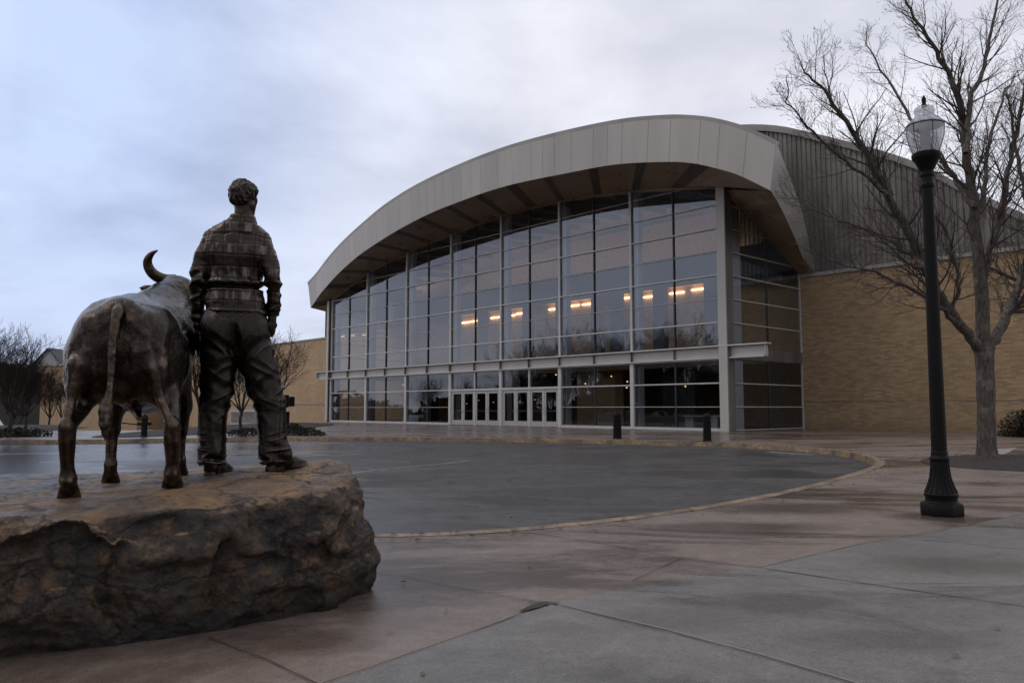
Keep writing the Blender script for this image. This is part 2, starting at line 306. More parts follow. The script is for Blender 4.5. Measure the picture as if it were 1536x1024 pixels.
# ------------------------------------------------------------------ ground, road, plaza
def sheet(name, pts, z, mat, kind='structure'):
    bm = bmesh.new(); vs = [bm.verts.new((p[0], p[1], z)) for p in pts]; f = bm.faces.new(vs)
    if f.normal.z < 0: f.normal_flip()
    bmesh.ops.triangulate(bm, faces=[f]); me = bpy.data.meshes.new(name); bm.normal_update(); bm.to_mesh(me); bm.free(); me.materials.append(mat)
    for p in me.polygons:
        if p.normal.z < 0: p.flip()
    return tag(link(name, me), kind=kind)
def smooth_line(pts, it=2):
    for _ in range(it):
        q = [pts[0]]
        for a, b in zip(pts[:-1], pts[1:]): q += [(a[0]*.75+b[0]*.25, a[1]*.75+b[1]*.25), (a[0]*.25+b[0]*.75, a[1]*.25+b[1]*.75)]
        pts = q+[pts[-1]]
    return pts
def tz(x, y):
    k = min(1, max(0, (y-42)/14)); k = k*k*(3-2*k)
    w = min(1, max(0, (-x-15)/6))
    return -.22-.046*max(0, -x-15)*k if x > -140 else -.22-.046*125*k
g = MB(); xs = [-900, -500, -300, -200, -160]+[-140+5*i for i in range(57)]+[160, 200, 300, 500, 900]; ys = [-900, -400, -200, -100, -50]+[-20+5*i for i in range(50)]+[260, 300, 400, 600, 1200]
for y in ys:
    for x in xs: g.v.append((x, y, tz(x, y)))
nx = len(xs)
for j in range(len(ys)-1):
    for i in range(nx-1): g.f.append((j*nx+i, j*nx+i+1, (j+1)*nx+i+1, (j+1)*nx+i)); g.m.append(0)
tag(g.build('ground', M['soil_grass'], smooth=True), kind='structure')
far = [(0, 660.5), (150, 658.5), (300, 657), (450, 655.2), (650, 656), (800, 657.6), (950, 660.4), (1100, 664.2), (1180, 668.2), (1240, 673), (1285, 679.5), (1308, 686), (1318, 693)]
near = [(1306, 701.5), (1270, 712), (1220, 727), (1120, 748), (1016, 765.5), (900, 780), (800, 790), (700, 797.5), (580, 802)]
kp = [G(*p) for p in far+near]
kerb_line = [(-75, kp[0][1]+6), (-40, kp[0][1]+2.5)]+kp+[(-2.6, 8.0), (-6, 8.3), (-12, 8.2), (-25, 8.0), (-75, 8.0)]
kerb_line = smooth_line(kerb_line, 3)
road = [(-75, 4)] + [(-75, 42), (-40, 42), (0, 40), (25, 34), (25, 4)]
sheet('road', [(-75, 5), (40, 5), (40, 45), (-75, 45)], -.15, M['asphalt'])
plaza = kerb_line+[(-75, -15), (80, -15), (80, 75), (30, 110), (-12, 112), (-14, 96), (-16.5, 62), (-20, 44), (-38, 40.5), (-75, 44)]
sheet('plaza', plaza, 0.0, M['conc_brown'])
# kerb strip: yellow painted top 4 mm above the plaza edge and a vertical face down to the asphalt
kb = MB(); n = len(kerb_line); offs = []
for i, p in enumerate(kerb_line):
    a = kerb_line[max(i-1, 0)]; b = kerb_line[min(i+1, n-1)]; t = Vector((b[0]-a[0], b[1]-a[1])).normalized(); offs.append((t.y, -t.x))   # right side of travel = road? travel left->right on far side
for i in range(n-1):
    a, b = kerb_line[i], kerb_line[i+1]; oa, ob = offs[i], offs[i+1]
    def P(p, o, k, z): return (p[0]+o[0]*k, p[1]+o[1]*k, z)
    ti = [P(a, oa, .02, .004), P(b, ob, .02, .004)]; to = [P(a, oa, -.17, .004), P(b, ob, -.17, .004)]
    kb.quad(to[0], ti[0], ti[1], to[1]); 
    kb.quad(P(a, oa, .02, .004), P(a, oa, .045, -.15), P(b, ob, .045, -.15), P(b, ob, .02, .004))
tag(kb.build('kerb', M['kerb']), kind='structure')
# grey slabs in front
gb = [G(480, 1030), G(640, 975), G(822, 906), G(930, 884), G(1130, 851), G(1292, 815), G(1400, 797), G(1470, 783), G(1536, 770), G(1700, 742)]
gb = smooth_line(gb, 2)
sheet('grey_paving', gb+[(14, 12), (14, -8), (-1.5, -8), (-.9, 2.2)], .004, M['conc_grey'])
def strip(name, pxs, w, mat, z=.008, jit=.0):
    pts = [G(*p) for p in pxs]; out = []
    for a, b in zip(pts[:-1], pts[1:]):
        k = max(2, int(math.dist(a, b)/.12))
        out += [(a[0]+(b[0]-a[0])*i/k, a[1]+(b[1]-a[1])*i/k) for i in range(k)]
    out.append(pts[-1]); mb = MB(); rr = random.Random(len(pxs)*7+int(pxs[0][0])); prev = None
    for i, p in enumerate(out):
        a = out[max(i-1, 0)]; b = out[min(i+1, len(out)-1)]; t = Vector((b[0]-a[0], b[1]-a[1])).normalized(); ww = w*(1+jit*rr.uniform(-1, 1.6)); o = rr.uniform(-1, 1)*w*jit*.6
        l = (p[0]-t.y*(ww+o), p[1]+t.x*(ww+o), z); r = (p[0]+t.y*(ww-o), p[1]-t.x*(ww-o), z)
        if prev: mb.quad(prev[0], prev[1], r, l)
        prev = (l, r)
    tag(mb.build(name, mat), kind='structure')
strip('paving_joint', [(312, 956), (400, 990), (482, 1030)], .004, M['joint'], jit=.3)
strip('paving_joint', [(556, 856), (700, 884), (820, 906)], .003, M['joint'], jit=.4)
strip('paving_joint', [(838, 907), (1000, 945), (1150, 985), (1300, 1030)], .004, M['joint_light'], .0085, jit=.3)
strip('paving_joint', [(842, 910), (1000, 948), (1150, 988), (1300, 1033)], .003, M['joint'], .0095, jit=.5)
strip('paving_joint', [(765, 794), (900, 815), (1018, 837), (1138, 852)], .004, M['joint'], jit=.5)
strip('paving_joint', [(1138, 852), (1340, 882), (1560, 914)], .005, M['joint'], .0085, jit=.4)
strip('paving_joint', [(948, 872), (990, 852), (1024, 836)], .003, M['joint'], jit=.4)
strip('paving_joint', [(480, 1028), (640, 973), (760, 930), (822, 905)], .003, M['joint'], .0085, jit=.5)
strip('paving_joint', [(780, 918), (822, 905), (836, 908)], .020, M['joint'], .010, jit=.7)
strip('paving_joint', [(1138, 852), (1292, 816), (1400, 798), (1470, 784), (1536, 771)], .003, M['joint'], .0085, jit=.5)
strip('paving_joint', [(1262, 730), (1400, 741), (1600, 757)], .005, M['joint'], jit=.5)
strip('paving_joint', [(1150, 752), (1300, 762), (1380, 770)], .006, M['joint'], jit=.5)
strip('paving_joint', [(1340, 806), (1450, 815), (1600, 832)], .008, M['joint_light'], .0085, jit=.5)
strip('paving_joint', [(1320, 690), (1420, 684), (1560, 676)], .03, M['joint'], jit=.3)
strip('paving_joint', [(960, 655), (1150, 648)], .04, M['joint'], jit=.3)
# joint and faded line across the asphalt
def rstrip(pxs, w, mat, jit):
    def GG(px, py): p = gz(px, py, -.146); return (p[0], p[1])
    global G; old = G; G = GG; strip('road_marking', pxs, w, mat, -.146, jit); G = old
M['line'] = simple('worn_road_paint', (.20, .19, .18), .7, var=.45, scale=3)
rstrip([(500, 713), (560, 705), (640, 697.5), (690, 692.5), (706, 690)], .045, M['line'], .6)
rstrip([(560, 664), (700, 668), (760, 672)], .03, M['line'], .5)
rstrip([(1150, 677), (1220, 682)], .12, M['line'], .4)
# ------------------------------------------------------------------ arena building
B = empty('arena_building', tuple(C0)); Bi = Matrix.Translation(-Vector(C0))
tag(B, 'arena with tall glass front under a curved grey metal canopy and brick side walls', 'building')
def bp(mb, name, mats, parent=None, **k):
    o = mb.build(name, mats, None, **k); par = parent or B
    o.data.transform(Matrix.Translation(-Vector(C0))); o.parent = par; return o
GT = [(-.3, 10.71), (5.5, 12.47), (11.4, 13.44), (16.8, 13.98), (22.4, 14.38), (27.9, 14.36), (33.9, 13.80), (40.0, 12.86)]
def interp(T, s):
    # smooth Catmull interpolation
    if s <= T[0][0]: return T[0][1]+(s-T[0][0])*(T[1][1]-T[0][1])/(T[1][0]-T[0][0])
    if s >= T[-1][0]: return T[-1][1]+(s-T[-1][0])*(T[-1][1]-T[-2][1])/(T[-1][0]-T[-2][0])
    for i in range(len(T)-1):
        if T[i][0] <= s <= T[i+1][0]:
            p1, p2 = T[i], T[i+1]; p0 = T[i-1] if i else p1; p3 = T[i+2] if i+2 < len(T) else p2
            h = p2[0]-p1[0]; t = (s-p1[0])/h; m1 = (p2[1]-p0[1])/(p2[0]-p0[0])*h; m2 = (p3[1]-p1[1])/(p3[0]-p1[0])*h
            return (2*t**3-3*t*t+1)*p1[1]+(t**3-2*t*t+t)*m1+(-2*t**3+3*t*t)*p2[1]+(t**3-t*t)*m2
def gt(s): return interp(GT, s)
MAJ = [0.03, 5.72, 11.42, 17.02, 22.55, 28.1, 33.85, WID-.02]
ROWS = [5.68, 6.93, 8.18, 9.43, 10.68, 11.93, 13.18]
# major mullions
for i, s in enumerate(MAJ):
    w = .075 if i < 7 else .06
    mb = MB(); mb.fbox(s-w, s+w, -.10, .12, 4.43, gt(s)-.02, z1b=gt(s+w)-.02); bp(mb, 'mullion', M['steel_lt'])
    mb = MB(); mb.fbox(s-w-.05, s+w+.05, -.12, .14, .02, 3.77); bp(mb, 'mullion', M['steel_lt'])
# glass bays
rg = random.Random(3)
def pane(mb, s0, s1, z0, z1a, z1b, q=0.02):
    e = rg.uniform(-.003, .003); e2 = rg.uniform(-.004, .004)
    mb.quad(fp(s0, z0, q+e), fp(s1, z0, q-e), fp(s1, z1b, q-e+e2), fp(s0, z1a, q+e+e2))
for i in range(7):
    a, b = MAJ[i], MAJ[i+1]; mid = (a+b)/2
    fr = MB(); fr.fbox(mid-.028, mid+.028, -.06, .10, 4.43, gt(mid), 1)
    gl = MB()
    zs = [4.43]+ROWS
    for k, z in enumerate(ROWS):
        strong = k in (0, 2, 4); hw = .035 if strong else .016; d = -.09 if strong else -.05
        # portion of the row lying under the arch
        N_ = 24; seg = [a+.075+(b-a-.15)*j/N_ for j in range(N_+1)]; on = [s for s in seg if gt(s) > z+.05]
        if len(on) > 1: fr.fbox(on[0], on[-1], d, .06, z-hw, z+hw, 0 if strong else 2)
    for (s0, s1) in ((a+.075, mid-.028), (mid+.028, b-.075)):
        for k, z in enumerate(zs):
            zn = zs[k+1] if k+1 < len(zs) else 99
            n4 = 4
            if min(gt(s0), gt(s1)) >= zn: pane(gl, s0, s1, z, zn, zn)
            elif max(gt(s0), gt((s0+s1)/2), gt(s1)) > z:
                for j in range(n4):
                    u0 = s0+(s1-s0)*j/n4; u1 = s0+(s1-s0)*(j+1)/n4
                    za, zb = min(zn, gt(u0)), min(zn, gt(u1))
                    if max(za, zb) > z+.01: gl.quad(fp(u0, z, .02), fp(u1, z, .02), fp(u1, max(zb, z+.001), .02), fp(u0, max(za, z+.001), .02))
    o = bp(fr, 'upper_window', [M['steel_lt'], M['steel_dk'], M['steel']]); g_ = bp(gl, 'glass', M['glass'], o)
# head trim under the soffit
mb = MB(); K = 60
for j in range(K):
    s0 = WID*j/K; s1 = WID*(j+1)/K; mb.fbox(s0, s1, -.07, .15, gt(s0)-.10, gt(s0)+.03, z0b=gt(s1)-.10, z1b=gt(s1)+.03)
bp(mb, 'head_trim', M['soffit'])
# beam band over the ground floor, with stiffeners
mb = MB(); e0, e1 = -2.3, WID+2.55
mb.fbox(e0, e1, -.06, .06, 3.82, 4.38); mb.fbox(e0-.05, e1+.15, -.34, .12, 4.38, 4.45, 1); mb.fbox(e0, e1-.05, -.26, .10, 3.76, 3.82, 1)
for i in range(7):
    for s in (MAJ[i], (MAJ[i]+MAJ[i+1])/2): mb.fbox(s-.012+.03, s+.012+.03, -.22, -.06, 3.82, 4.38, 2)
mb.fbox(e1-.04, e1, -.24, -.06, 3.82, 4.38); mb.fbox(e0, e0+.04, -.24, -.06, 3.82, 4.38)
bp(mb, 'beam', [M['steel'], M['steel_lt'], M['corr']])
# ground floor bays
for i in range(7):
    a, b = MAJ[i]+.125, MAJ[i+1]-.125; mid = (a+b)/2; gl = MB(); fr = MB()
    fr.fbox(a, b, -.08, .10, 3.69, 3.76)
    if i in (3, 4):
        fr.fbox(a, b, -.10, .10, 2.42, 2.56); fr.fbox(mid-.05, mid+.05, -.09, .09, 2.56, 3.69)
        for (s0, s1) in ((a, mid-.05), (mid+.05, b)): pane(gl, s0, s1, 2.56, 3.69, 3.69)
        o = bp(fr, 'transom_window', M['steel_lt']); bp(gl, 'glass', M['glass_lo'], o)
        w = (b-a)/4
        for k in range(4):
            s0 = a+w*k+.03; s1 = a+w*(k+1)-.03
            if k in (0, 2): s0 += .05
            else: s1 -= .05
            d = MB()
            d.fbox(s0, s0+.15, -.03, .03, .03, 2.40); d.fbox(s1-.15, s1, -.03, .03, .03, 2.40)
            d.fbox(s0+.15, s1-.15, -.03, .03, 2.22, 2.40); d.fbox(s0+.15, s1-.15, -.03, .03, .03, .36)
            do = bp(d, 'door', M['door_frame'])
            x = MB(); x.quad(fp(s0+.15, .36), fp(s1-.15, .36), fp(s1-.15, 2.22), fp(s0+.15, 2.22)); bp(x, 'glass', M['glass_lo'], do)
            x = MB(); x.fbox(s0+.15, s1-.15, .04, .10, .98, 1.06); bp(x, 'push_bar', M['door_frame'], do)
            hs = s1-.075 if k in (0, 2) else s0+.075
            if True:
                x = MB(); x.tube([fp(hs, .88, -.03), fp(hs, .92, -.09), fp(hs, 1.22, -.09), fp(hs, 1.26, -.03)], [.016]*4, 8); bp(x, 'handle', M['steel_lt'], do, smooth=True)
            f = MB()
            f.fbox(s0-.03, s0-.004, -.05, .05, .0, 2.42)
            f.fbox(s1+.004, s1+.03, -.05, .05, .0, 2.42); 
            if k in (0, 2): f.fbox(s0-.08, s0-.03, -.06, .06, 0, 2.42)
            else: f.fbox(s1+.03, s1+.08, -.06, .06, 0, 2.42)
            bp(f, 'door_frame', M['steel_lt'])
    else:
        fr.fbox(a, b, -.10, .10, .01, .16); fr.fbox(a, b, -.09, .08, 2.47, 2.54); fr.fbox(a, b, -.05, .06, 1.25, 1.285, 2); fr.fbox(mid-.03, mid+.03, -.055, .09, .16, 3.69, 1)
        for (s0, s1) in ((a, mid-.03), (mid+.03, b)):
            for z0, z1 in ((.16, 1.25), (1.285, 2.47), (2.54, 3.69)): pane(gl, s0, s1, z0, z1, z1)
        o = bp(fr, 'lower_window', [M['steel_lt'], M['steel_dk'], M['steel']]); bp(gl, 'glass', M['glass_lo'], o)
# corner columns: wide flange steel
for s, sg in ((WID+.20, 1), (-.30, -1)):
    w = .25 if sg > 0 else .16
    mb = MB(); top = gt(min(max(s, 0), WID))-.05
    mb.fbox(s-w, s+w, -.32, -.24, 0, top); mb.fbox(s-w, s+w, .16, .24, 0, top); mb.fbox(s-.05, s+.05, -.24, .16, 0, top, 1)
    if sg > 0: mb.fbox(s+w+.003, s+w+.06, -.33, .30, 0, top, 1)
    bp(mb, 'corner_column', [M['steel'], M['corr']], bevel=.01)
# return glass walls (right one seen from outside, left one seen through the front)
QB = 8.0
def rz_(q, side):
    return (12.7-(12.7-9.05)*q/QB) if side > 0 else (10.5-(10.5-8.9)*q/QB)
for side, s in ((1, WID+.18), (-1, -.42)):
    fr = MB(); gl = MB(); qs = [.5, 4.2, QB-.05]
    for q in qs: fr.fbox(s-.05, s+.05, q-.05, q+.05, 0, rz_(q, side), 1 if q == 4.2 else 0)
    for z in [0.06, 1.27, 2.5, 5.68, 6.93, 8.18, 9.43, 10.68, 11.93]:
        qe = QB-.1 if z < 8.8 else (12.7-z)/(12.7-9.05)*QB-.05 if side > 0 else (10.5-z)/1.6*QB
        if qe > .8: fr.fbox(s-.06, s+.06, .5, min(qe, QB-.1), z-.03, z+.03, 0)
    fr.fbox(s-.05, s+.09, .3, QB-.1, 3.78, 4.42, 2)
    for q0, q1 in ((.55, 4.15), (4.25, QB-.1)):
        for z0, z1 in ((.1, 3.78), (4.42, 99)):
            gl.quad(fp(s, z0, q0), fp(s, z0, q1), fp(s, min(z1, rz_(q1, side)), q1), fp(s, min(z1, rz_(q0, side)), q0))
    o = bp(fr, 'side_window', [M['steel'], M['steel_dk'], M['corr']]); bp(gl, 'glass', M['glass'], o)
# canopy --------------------------------------------------------------
PT = [(-4, .7), (-1.8, 1.0), (1.1, 1.6), (5, 2.35), (10, 3.1), (15, 3.75), (20, 4.2), (25, 4.5), (30, 4.7), (35, 5.0), (40, 5.2), (46, 5.3)]   # how far the canopy stands in front of the glass
def front(px, py, back=0.0):
    q = -3.
    for _ in range(6):
        s, z = onpl(px, py, q); q = -(interp(PT, min(46, max(-4, s)))-back)
    return (s, z)
bot_px = [(466, 461.5), (481, 440), (530, 390), (571, 361), (631, 327), (675, 308), (760, 279), (860, 258), (927, 246.5), (1006, 243), (1039, 245), (1072, 252), (1107, 262.5), (1156, 286)]
top_px = [(462, 424), (500, 378), (563, 319), (600, 292.5), (637, 271.5), (702, 242), (760, 220.5), (801, 208.5), (860, 194), (938, 179), (1006, 173.5), (1040, 174.5), (1066, 177.5), (1092, 183), (1118, 191), (1142, 201.5), (1164.5, 213)]
BT = [front(*p) for p in bot_px]; TT = [front(*p, .30) for p in top_px]
def cq(s, back=0.0): return -(interp(PT, min(46, max(-4, s)))-back)
def arc(T, k):   # resample by s with k+1 stations, returns 3-D points
    out = []
    for j in range(k+1):
        s = T[0][0]+(T[-1][0]-T[0][0])*j/k; out.append((s, interp(T, s)))
    return out
KF = 144; NP = 36
bA = arc(BT, KF); tA = arc(TT, KF)
bP = [fp(s, z, cq(s)) for s, z in bA]; tP = [fp(s, z, cq(s, .30)) for s, z in tA]
back = MB(); pan = MB()
outv = N*.012
seamset = set(); rs = random.Random(11); j = 0
while j < KF: seamset.add(j); j += rs.choice([3, 3, 4, 5])
for j in range(KF):
    back.quad(bP[j], bP[j+1], tP[j+1], tP[j])
    a0 = .05 if j in seamset else 0; a1 = 1
    b0 = bP[j]*(1-a0)+bP[j+1]*a0; t0 = tP[j]*(1-a0)+tP[j+1]*a0
    if j in seamset: pm = rs.randint(0, 3)
    pan.quad(b0+outv, bP[j+1]+outv, tP[j+1]+outv, t0+outv, pm)
bp(back, 'fascia_backing', M['fascia_back']); bp(pan, 'fascia', FV)
cop = MB()
for j in range(KF):
    def cpt(i, dz, dn): return tP[i]+Z3*dz+N*dn
    cop.hexa([cpt(j, -.22, .03), cpt(j+1, -.22, .03), cpt(j+1, -.22, -.1), cpt(j, -.22, -.1), cpt(j, .04, .05), cpt(j+1, .04, .05), cpt(j+1, .04, -.25), cpt(j, .04, -.25)])
bp(cop, 'canopy_coping', M['coping'])
# soffit from the fascia foot to the head of the glass
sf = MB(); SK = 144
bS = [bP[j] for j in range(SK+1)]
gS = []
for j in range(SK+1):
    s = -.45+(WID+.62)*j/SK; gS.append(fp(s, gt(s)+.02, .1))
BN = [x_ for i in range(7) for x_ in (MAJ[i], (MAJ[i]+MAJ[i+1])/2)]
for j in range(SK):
    sm_ = -.45+(WID+.62)*(j+.5)/SK; sf.quad(gS[j], gS[j+1], bS[j+1], bS[j], 1 if min(abs(sm_-.2-x_) for x_ in BN) < .30 else 0)  # painted shade bands follow the mullion lines, painted glow between them
bp(sf, 'soffit', [M['soffit'], M['soffit_shade']])
# wings: the canopy folds back to the brick wall on both sides
def wq(t): return cq(WID+6)+(QB+.0-cq(WID+6))*t
up_px = [(1164.5, 213), (1175, 240), (1186, 269), (1203, 316), (1213, 362), (1222, 409)]
lo_px = [(1156, 286), (1166, 302), (1177, 323), (1192, 356), (1203, 384), (1213.5, 411.5)]
upP = []; loP = []
for k, ((a, b), (c, d)) in enumerate(zip(up_px, lo_px)):
    t = k/5; q = wq(t)+.3*(1-t); s, z = onpl(a, b, q); upP.append(fp(s, z, q)); q = wq(t); s, z = onpl(c, d, q); loP.append(fp(s, z, q))
upP[0] = tP[-1]; loP[0] = bP[-1]
wg = MB(); ws = MB(); wr = MB()
apex = fp(*onpl(1119, 193, QB+.3), QB+.3)
for k in range(5):
    wg.quad(loP[k], loP[k+1], upP[k+1], upP[k]); t0, t1 = k/5, (k+1)/5
    r0 = fp(WID+.18, rz_(.1+(QB-.1)*t0, 1)+.02, .1+(QB-.1)*t0); r1 = fp(WID+.18, rz_(.1+(QB-.1)*t1, 1)+.02, .1+(QB-.1)*t1)
    ws.quad(r0, r1, loP[k+1], loP[k]); wr.tri(upP[k], upP[k+1], apex)
# left wing
l0 = bP[0]; lt = tP[0]
lb = fp(-3.0, 9.1, QB); ltop = fp(-3.0, 11.9, QB)
wg2 = MB(); ws2 = MB(); wg2.quad(lb, l0, lt, ltop); ws2.quad(fp(-.42, 10.5, .1), l0, lb, fp(-.42, 8.9, QB))
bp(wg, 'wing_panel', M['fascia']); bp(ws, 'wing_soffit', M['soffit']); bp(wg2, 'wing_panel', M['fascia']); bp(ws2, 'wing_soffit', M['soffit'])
# vault roof and corrugated end wall
VA = [(-16.2, 8.9), (-15.8, 12.4), (-5, 16.9), (10, 20.0), (22, 20.7), (30, 20.2), (36.3, 19.05), (38.8, 18.33), (40.6, 17.5), (43.7, 15.95), (46.85, 14.15), (49.0, 12.46), (51.5, 10.6), (53.2, 9.3)]
VT = sorted(VA[1:]); va = lambda s: interp(VT, s)
cw = MB(); s = -15.8; pts = []
while s < 53.1:
    for ds, q in ((0, QB+.30), (.16, QB+.30), (.19, QB+.36), (.27, QB+.36)): pts.append((s+ds, q))
    s += .30
for (s0, q0), (s1, q1) in zip(pts[:-1], pts[1:]): zl = 8.8 if (s0 < -.4 or s0 > WID-4) else gt(s0)+.95; cw.quad(fp(s0, zl, q0), fp(s1, zl, q1), fp(s1, max(8.9, va(s1)), q1), fp(s0, max(8.9, va(s0)), q0))
cw.fbox(-15.86, -15.8, QB+.2, QB+1, 8.8, 12.4)
bp(cw, 'corrugated_wall', M['corr'])
rf = MB(); vc = MB()
ss = [-15.8+i*(53.2+15.8)/90 for i in range(91)]
for a, b in zip(ss[:-1], ss[1:]):
    rf.quad(fp(a, va(a), QB+.2), fp(b, va(b), QB+.2), fp(b, va(b), 75), fp(a, va(a), 75))
    vc.hexa([fp(a, va(a)-.28, QB+.15), fp(b, va(b)-.28, QB+.15), fp(b, va(b)-.28, QB+.6), fp(a, va(a)-.28, QB+.6), fp(a, va(a)+.12, QB+.10), fp(b, va(b)+.12, QB+.10), fp(b, va(b)+.12, QB+.6), fp(a, va(a)+.12, QB+.6)])
j0 = [j for j in range(KF+1)]
for j in range(0, KF, 4):
    a, b = tP[j], tP[j+4]; sa, sb = tA[j][0], tA[j+4][0]
    if sb > WID+2.0:
        wr.tri(a, b, apex); continue
    ka = min(sa, WID-3.6); kb2 = min(sb, WID-3.6)
    if kb2 > ka: wr.quad(a, b, fp(kb2, va(kb2)-.3, QB+.3), fp(ka, va(ka)-.3, QB+.3))
    else: wr.tri(a, b, apex)
bp(rf, 'roof', M['corr']); bp(vc, 'roof_coping', M['coping']); bp(wr, 'canopy_roof', M['corr'])
# brick walls
bw = MB(); R0 = WID+.24
bw.fbox(R0, 75, QB, QB+.5, -.1, 8.85); bp(bw, 'brick_wall', M['brick'])
bw = MB(); bw.fbox(R0+.02, 75.2, QB-.10, QB+.62, 8.85, 9.05); bp(bw, 'wall_coping', M['coping'])
bw = MB(); bw.fbox(R0, R0+30, QB-.012, QB-.0, 1.55, 1.60); bp(bw, 'brick_course', M['corr'])
bw = MB(); bw.fbox(-78, -.48, QB, QB+.5, -5, 8.80); bp(bw, 'brick_wall', M['brick_far'])
bw = MB(); bw.fbox(-78.1, -.5, QB-.08, QB+.6, 8.80, 8.98); bw.fbox(-40, -.5, QB-.05, QB-.01, 1.62, 1.75); bp(bw, 'wall_coping', M['coping'])
# interior -------------------------------------------------------------
for i, s in enumerate(MAJ[:7]):
    mb = MB(); s_ = s+.0; mb.fbox(s_-.22, s_+.26, .30, .72, 0, gt(s_)+.6)
    bp(mb, 'column', M['white_col'], bevel=.02)
mb = MB(); mb.fbox(WID-.42, WID+.08, .75, 1.75, 0, 12.0); bp(mb, 'column', M['white_col'])
mb = MB(); mb.fbox(-.40, WID+.08, .1, 30, .005, .012); bp(mb, 'hall_floor', M['int_floor'])
mb = MB(); mb.fbox(-.38, WID+.08, 5.2, 16, 3.75, 4.35); mb.fbox(-.38, WID+.08, 16, 16.3, .02, 3.75); bp(mb, 'upper_floor', M['int_ceil'])
mb = MB(); mb.fbox(-.3, WID+.08, 7.4, 7.9, 9.3, 10.9); mb.fbox(-.3, WID+.08, 7.38, 7.46, 10.9, 11.2); bp(mb, 'bulkhead', M['int_blue'])  # thin upper lip added to hide the ceiling strips behind it
mb = MB(); mb.fbox(-.3, WID-2, 12, 12.2, 9.6, 15); mb.fbox(-.3, WID+.08, 9.4, 9.6, 4.35, 9.5); mb.fbox(-.3, WID+.08, 7.9, 12, 9.5, 9.6); mb.fbox(-.5, -.4, QB, 30, 0, 12.5); bp(mb, 'upper_wall', M['int_wall'])
ic = MB()
for j in range(SK):
    s0 = -.38+(WID+.45)*j/SK; s1 = -.38+(WID+.45)*(j+1)/SK
    ic.quad(fp(s0, gt(s0)+.08, .16), fp(s1, gt(s1)+.08, .16), fp(s1, gt(s1)+.9, 12), fp(s0, gt(s0)+.9, 12))
bp(ic, 'hall_ceiling', M['int_ceil'])
for k in range(20):
    s0 = 2.0*k+.4
    mb = MB(); mb.hexa([fp(s0-.1, gt(s0)-.35, .3), fp(s0+.1, gt(s0)-.35, .3), fp(s0+.1, gt(s0)+.3, 8), fp(s0-.1, gt(s0)+.3, 8), fp(s0-.1, gt(s0)+.05, .3), fp(s0+.1, gt(s0)+.05, .3), fp(s0+.1, gt(s0)+.8, 8), fp(s0-.1, gt(s0)+.8, 8)]); bp(mb, 'rafter', M['int_dark'])
for k in range(7):
    s0 = 2+5.2*k; mb = MB(); mb.fbox(s0, s0+3.4, 7.55, 7.8, 10.905, 11.0); bp(mb, 'added_uplight', M['added_uplight'])  # added strips, hidden from view, that brighten the hall ceiling
# lit strips in the upper concourse between dark piers
lit = [(690, 716, 484), (733, 748, 477), (757, 786, 473), (820, 838, 465), (852, 889, 459), (930, 947, 448), (962, 984, 446), (1001, 1030, 439), (1034, 1058, 435)]
for a, b, y in lit:
    s0, z = onpl(a, y, 9.1); s1, _ = onpl(b, y, 9.1)
    rl = random.Random(a); nl = max(1, int((s1-s0)/.9)); wl = (s1-s0)/nl
    mb = MB()
    for q_ in range(nl): e_ = rl.uniform(.02, .3)*wl; h_ = rl.uniform(-.06, .06); mb.fbox(s0+wl*q_+.02, s0+wl*(q_+1)-e_, 9.27, 9.37, z-.04+h_, z+.04+h_)
    bp(mb, 'wall_light', M['lamp_warm']); print('light', round(s0, 1), round(s1, 1), round(z, 2))
edges = [onpl(x, 470, 7.6)[0] for x in (724, 792, 842, 896, 925, 990, 1068)]
for s in edges:
    mb = MB(); mb.fbox(s-.45, s+.45, 7.4, 7.9, 4.35, 9.3); bp(mb, 'pier', M['int_blue'])
# lower hall piers and lights
for px, w, lit_ in ((878, .8, 1), (908, .9, 1), (1006, .6, 0), (1022, .4, 0), (820, .6, 0), (775, .5, 0), (640, .6, 0)):
    s, z = onpl(px, 600, 7.0); mb = MB(); mb.fbox(s-w, s+w, 7, 7.9, .012, 3.75); bp(mb, 'pier', M['int_wall'] if lit_ else M['int_dark'])  # lit piers take the pale warm colour: lamplight painted in
for px, py, q in ((917, 564, 6.2), (878, 575, 6.2), (941, 572, 6.2), (940, 581, 5.6), (605, 577, 5), (1028, 579, 6), (834, 560, 5), (700, 605, 6), (718, 600, 6), (740, 603, 6), (780, 602, 6), (803, 599, 6)):
    s, z = onpl(px, py, q); mb = MB(); c = fp(s, min(z, 3.6), q); mb.lathe([(.01, -.05), (.05, -.045), (.06, 0), (.04, .03), (.02, .04)], 10, 0, tuple(c)); bp(mb, 'hall_lamp', M['lamp_mid'] if py < 590 else M['lamp_dim'])
mb = MB(); s, z = onpl(1045, 628, 4); mb.fbox(s-1.0, s+1.0, 4, 4.9, .7, .78); mb.fbox(s-.9, s-.8, 4.1, 4.8, .02, .7); mb.fbox(s+.8, s+.9, 4.1, 4.8, .02, .7); bp(mb, 'counter', M['cab'])
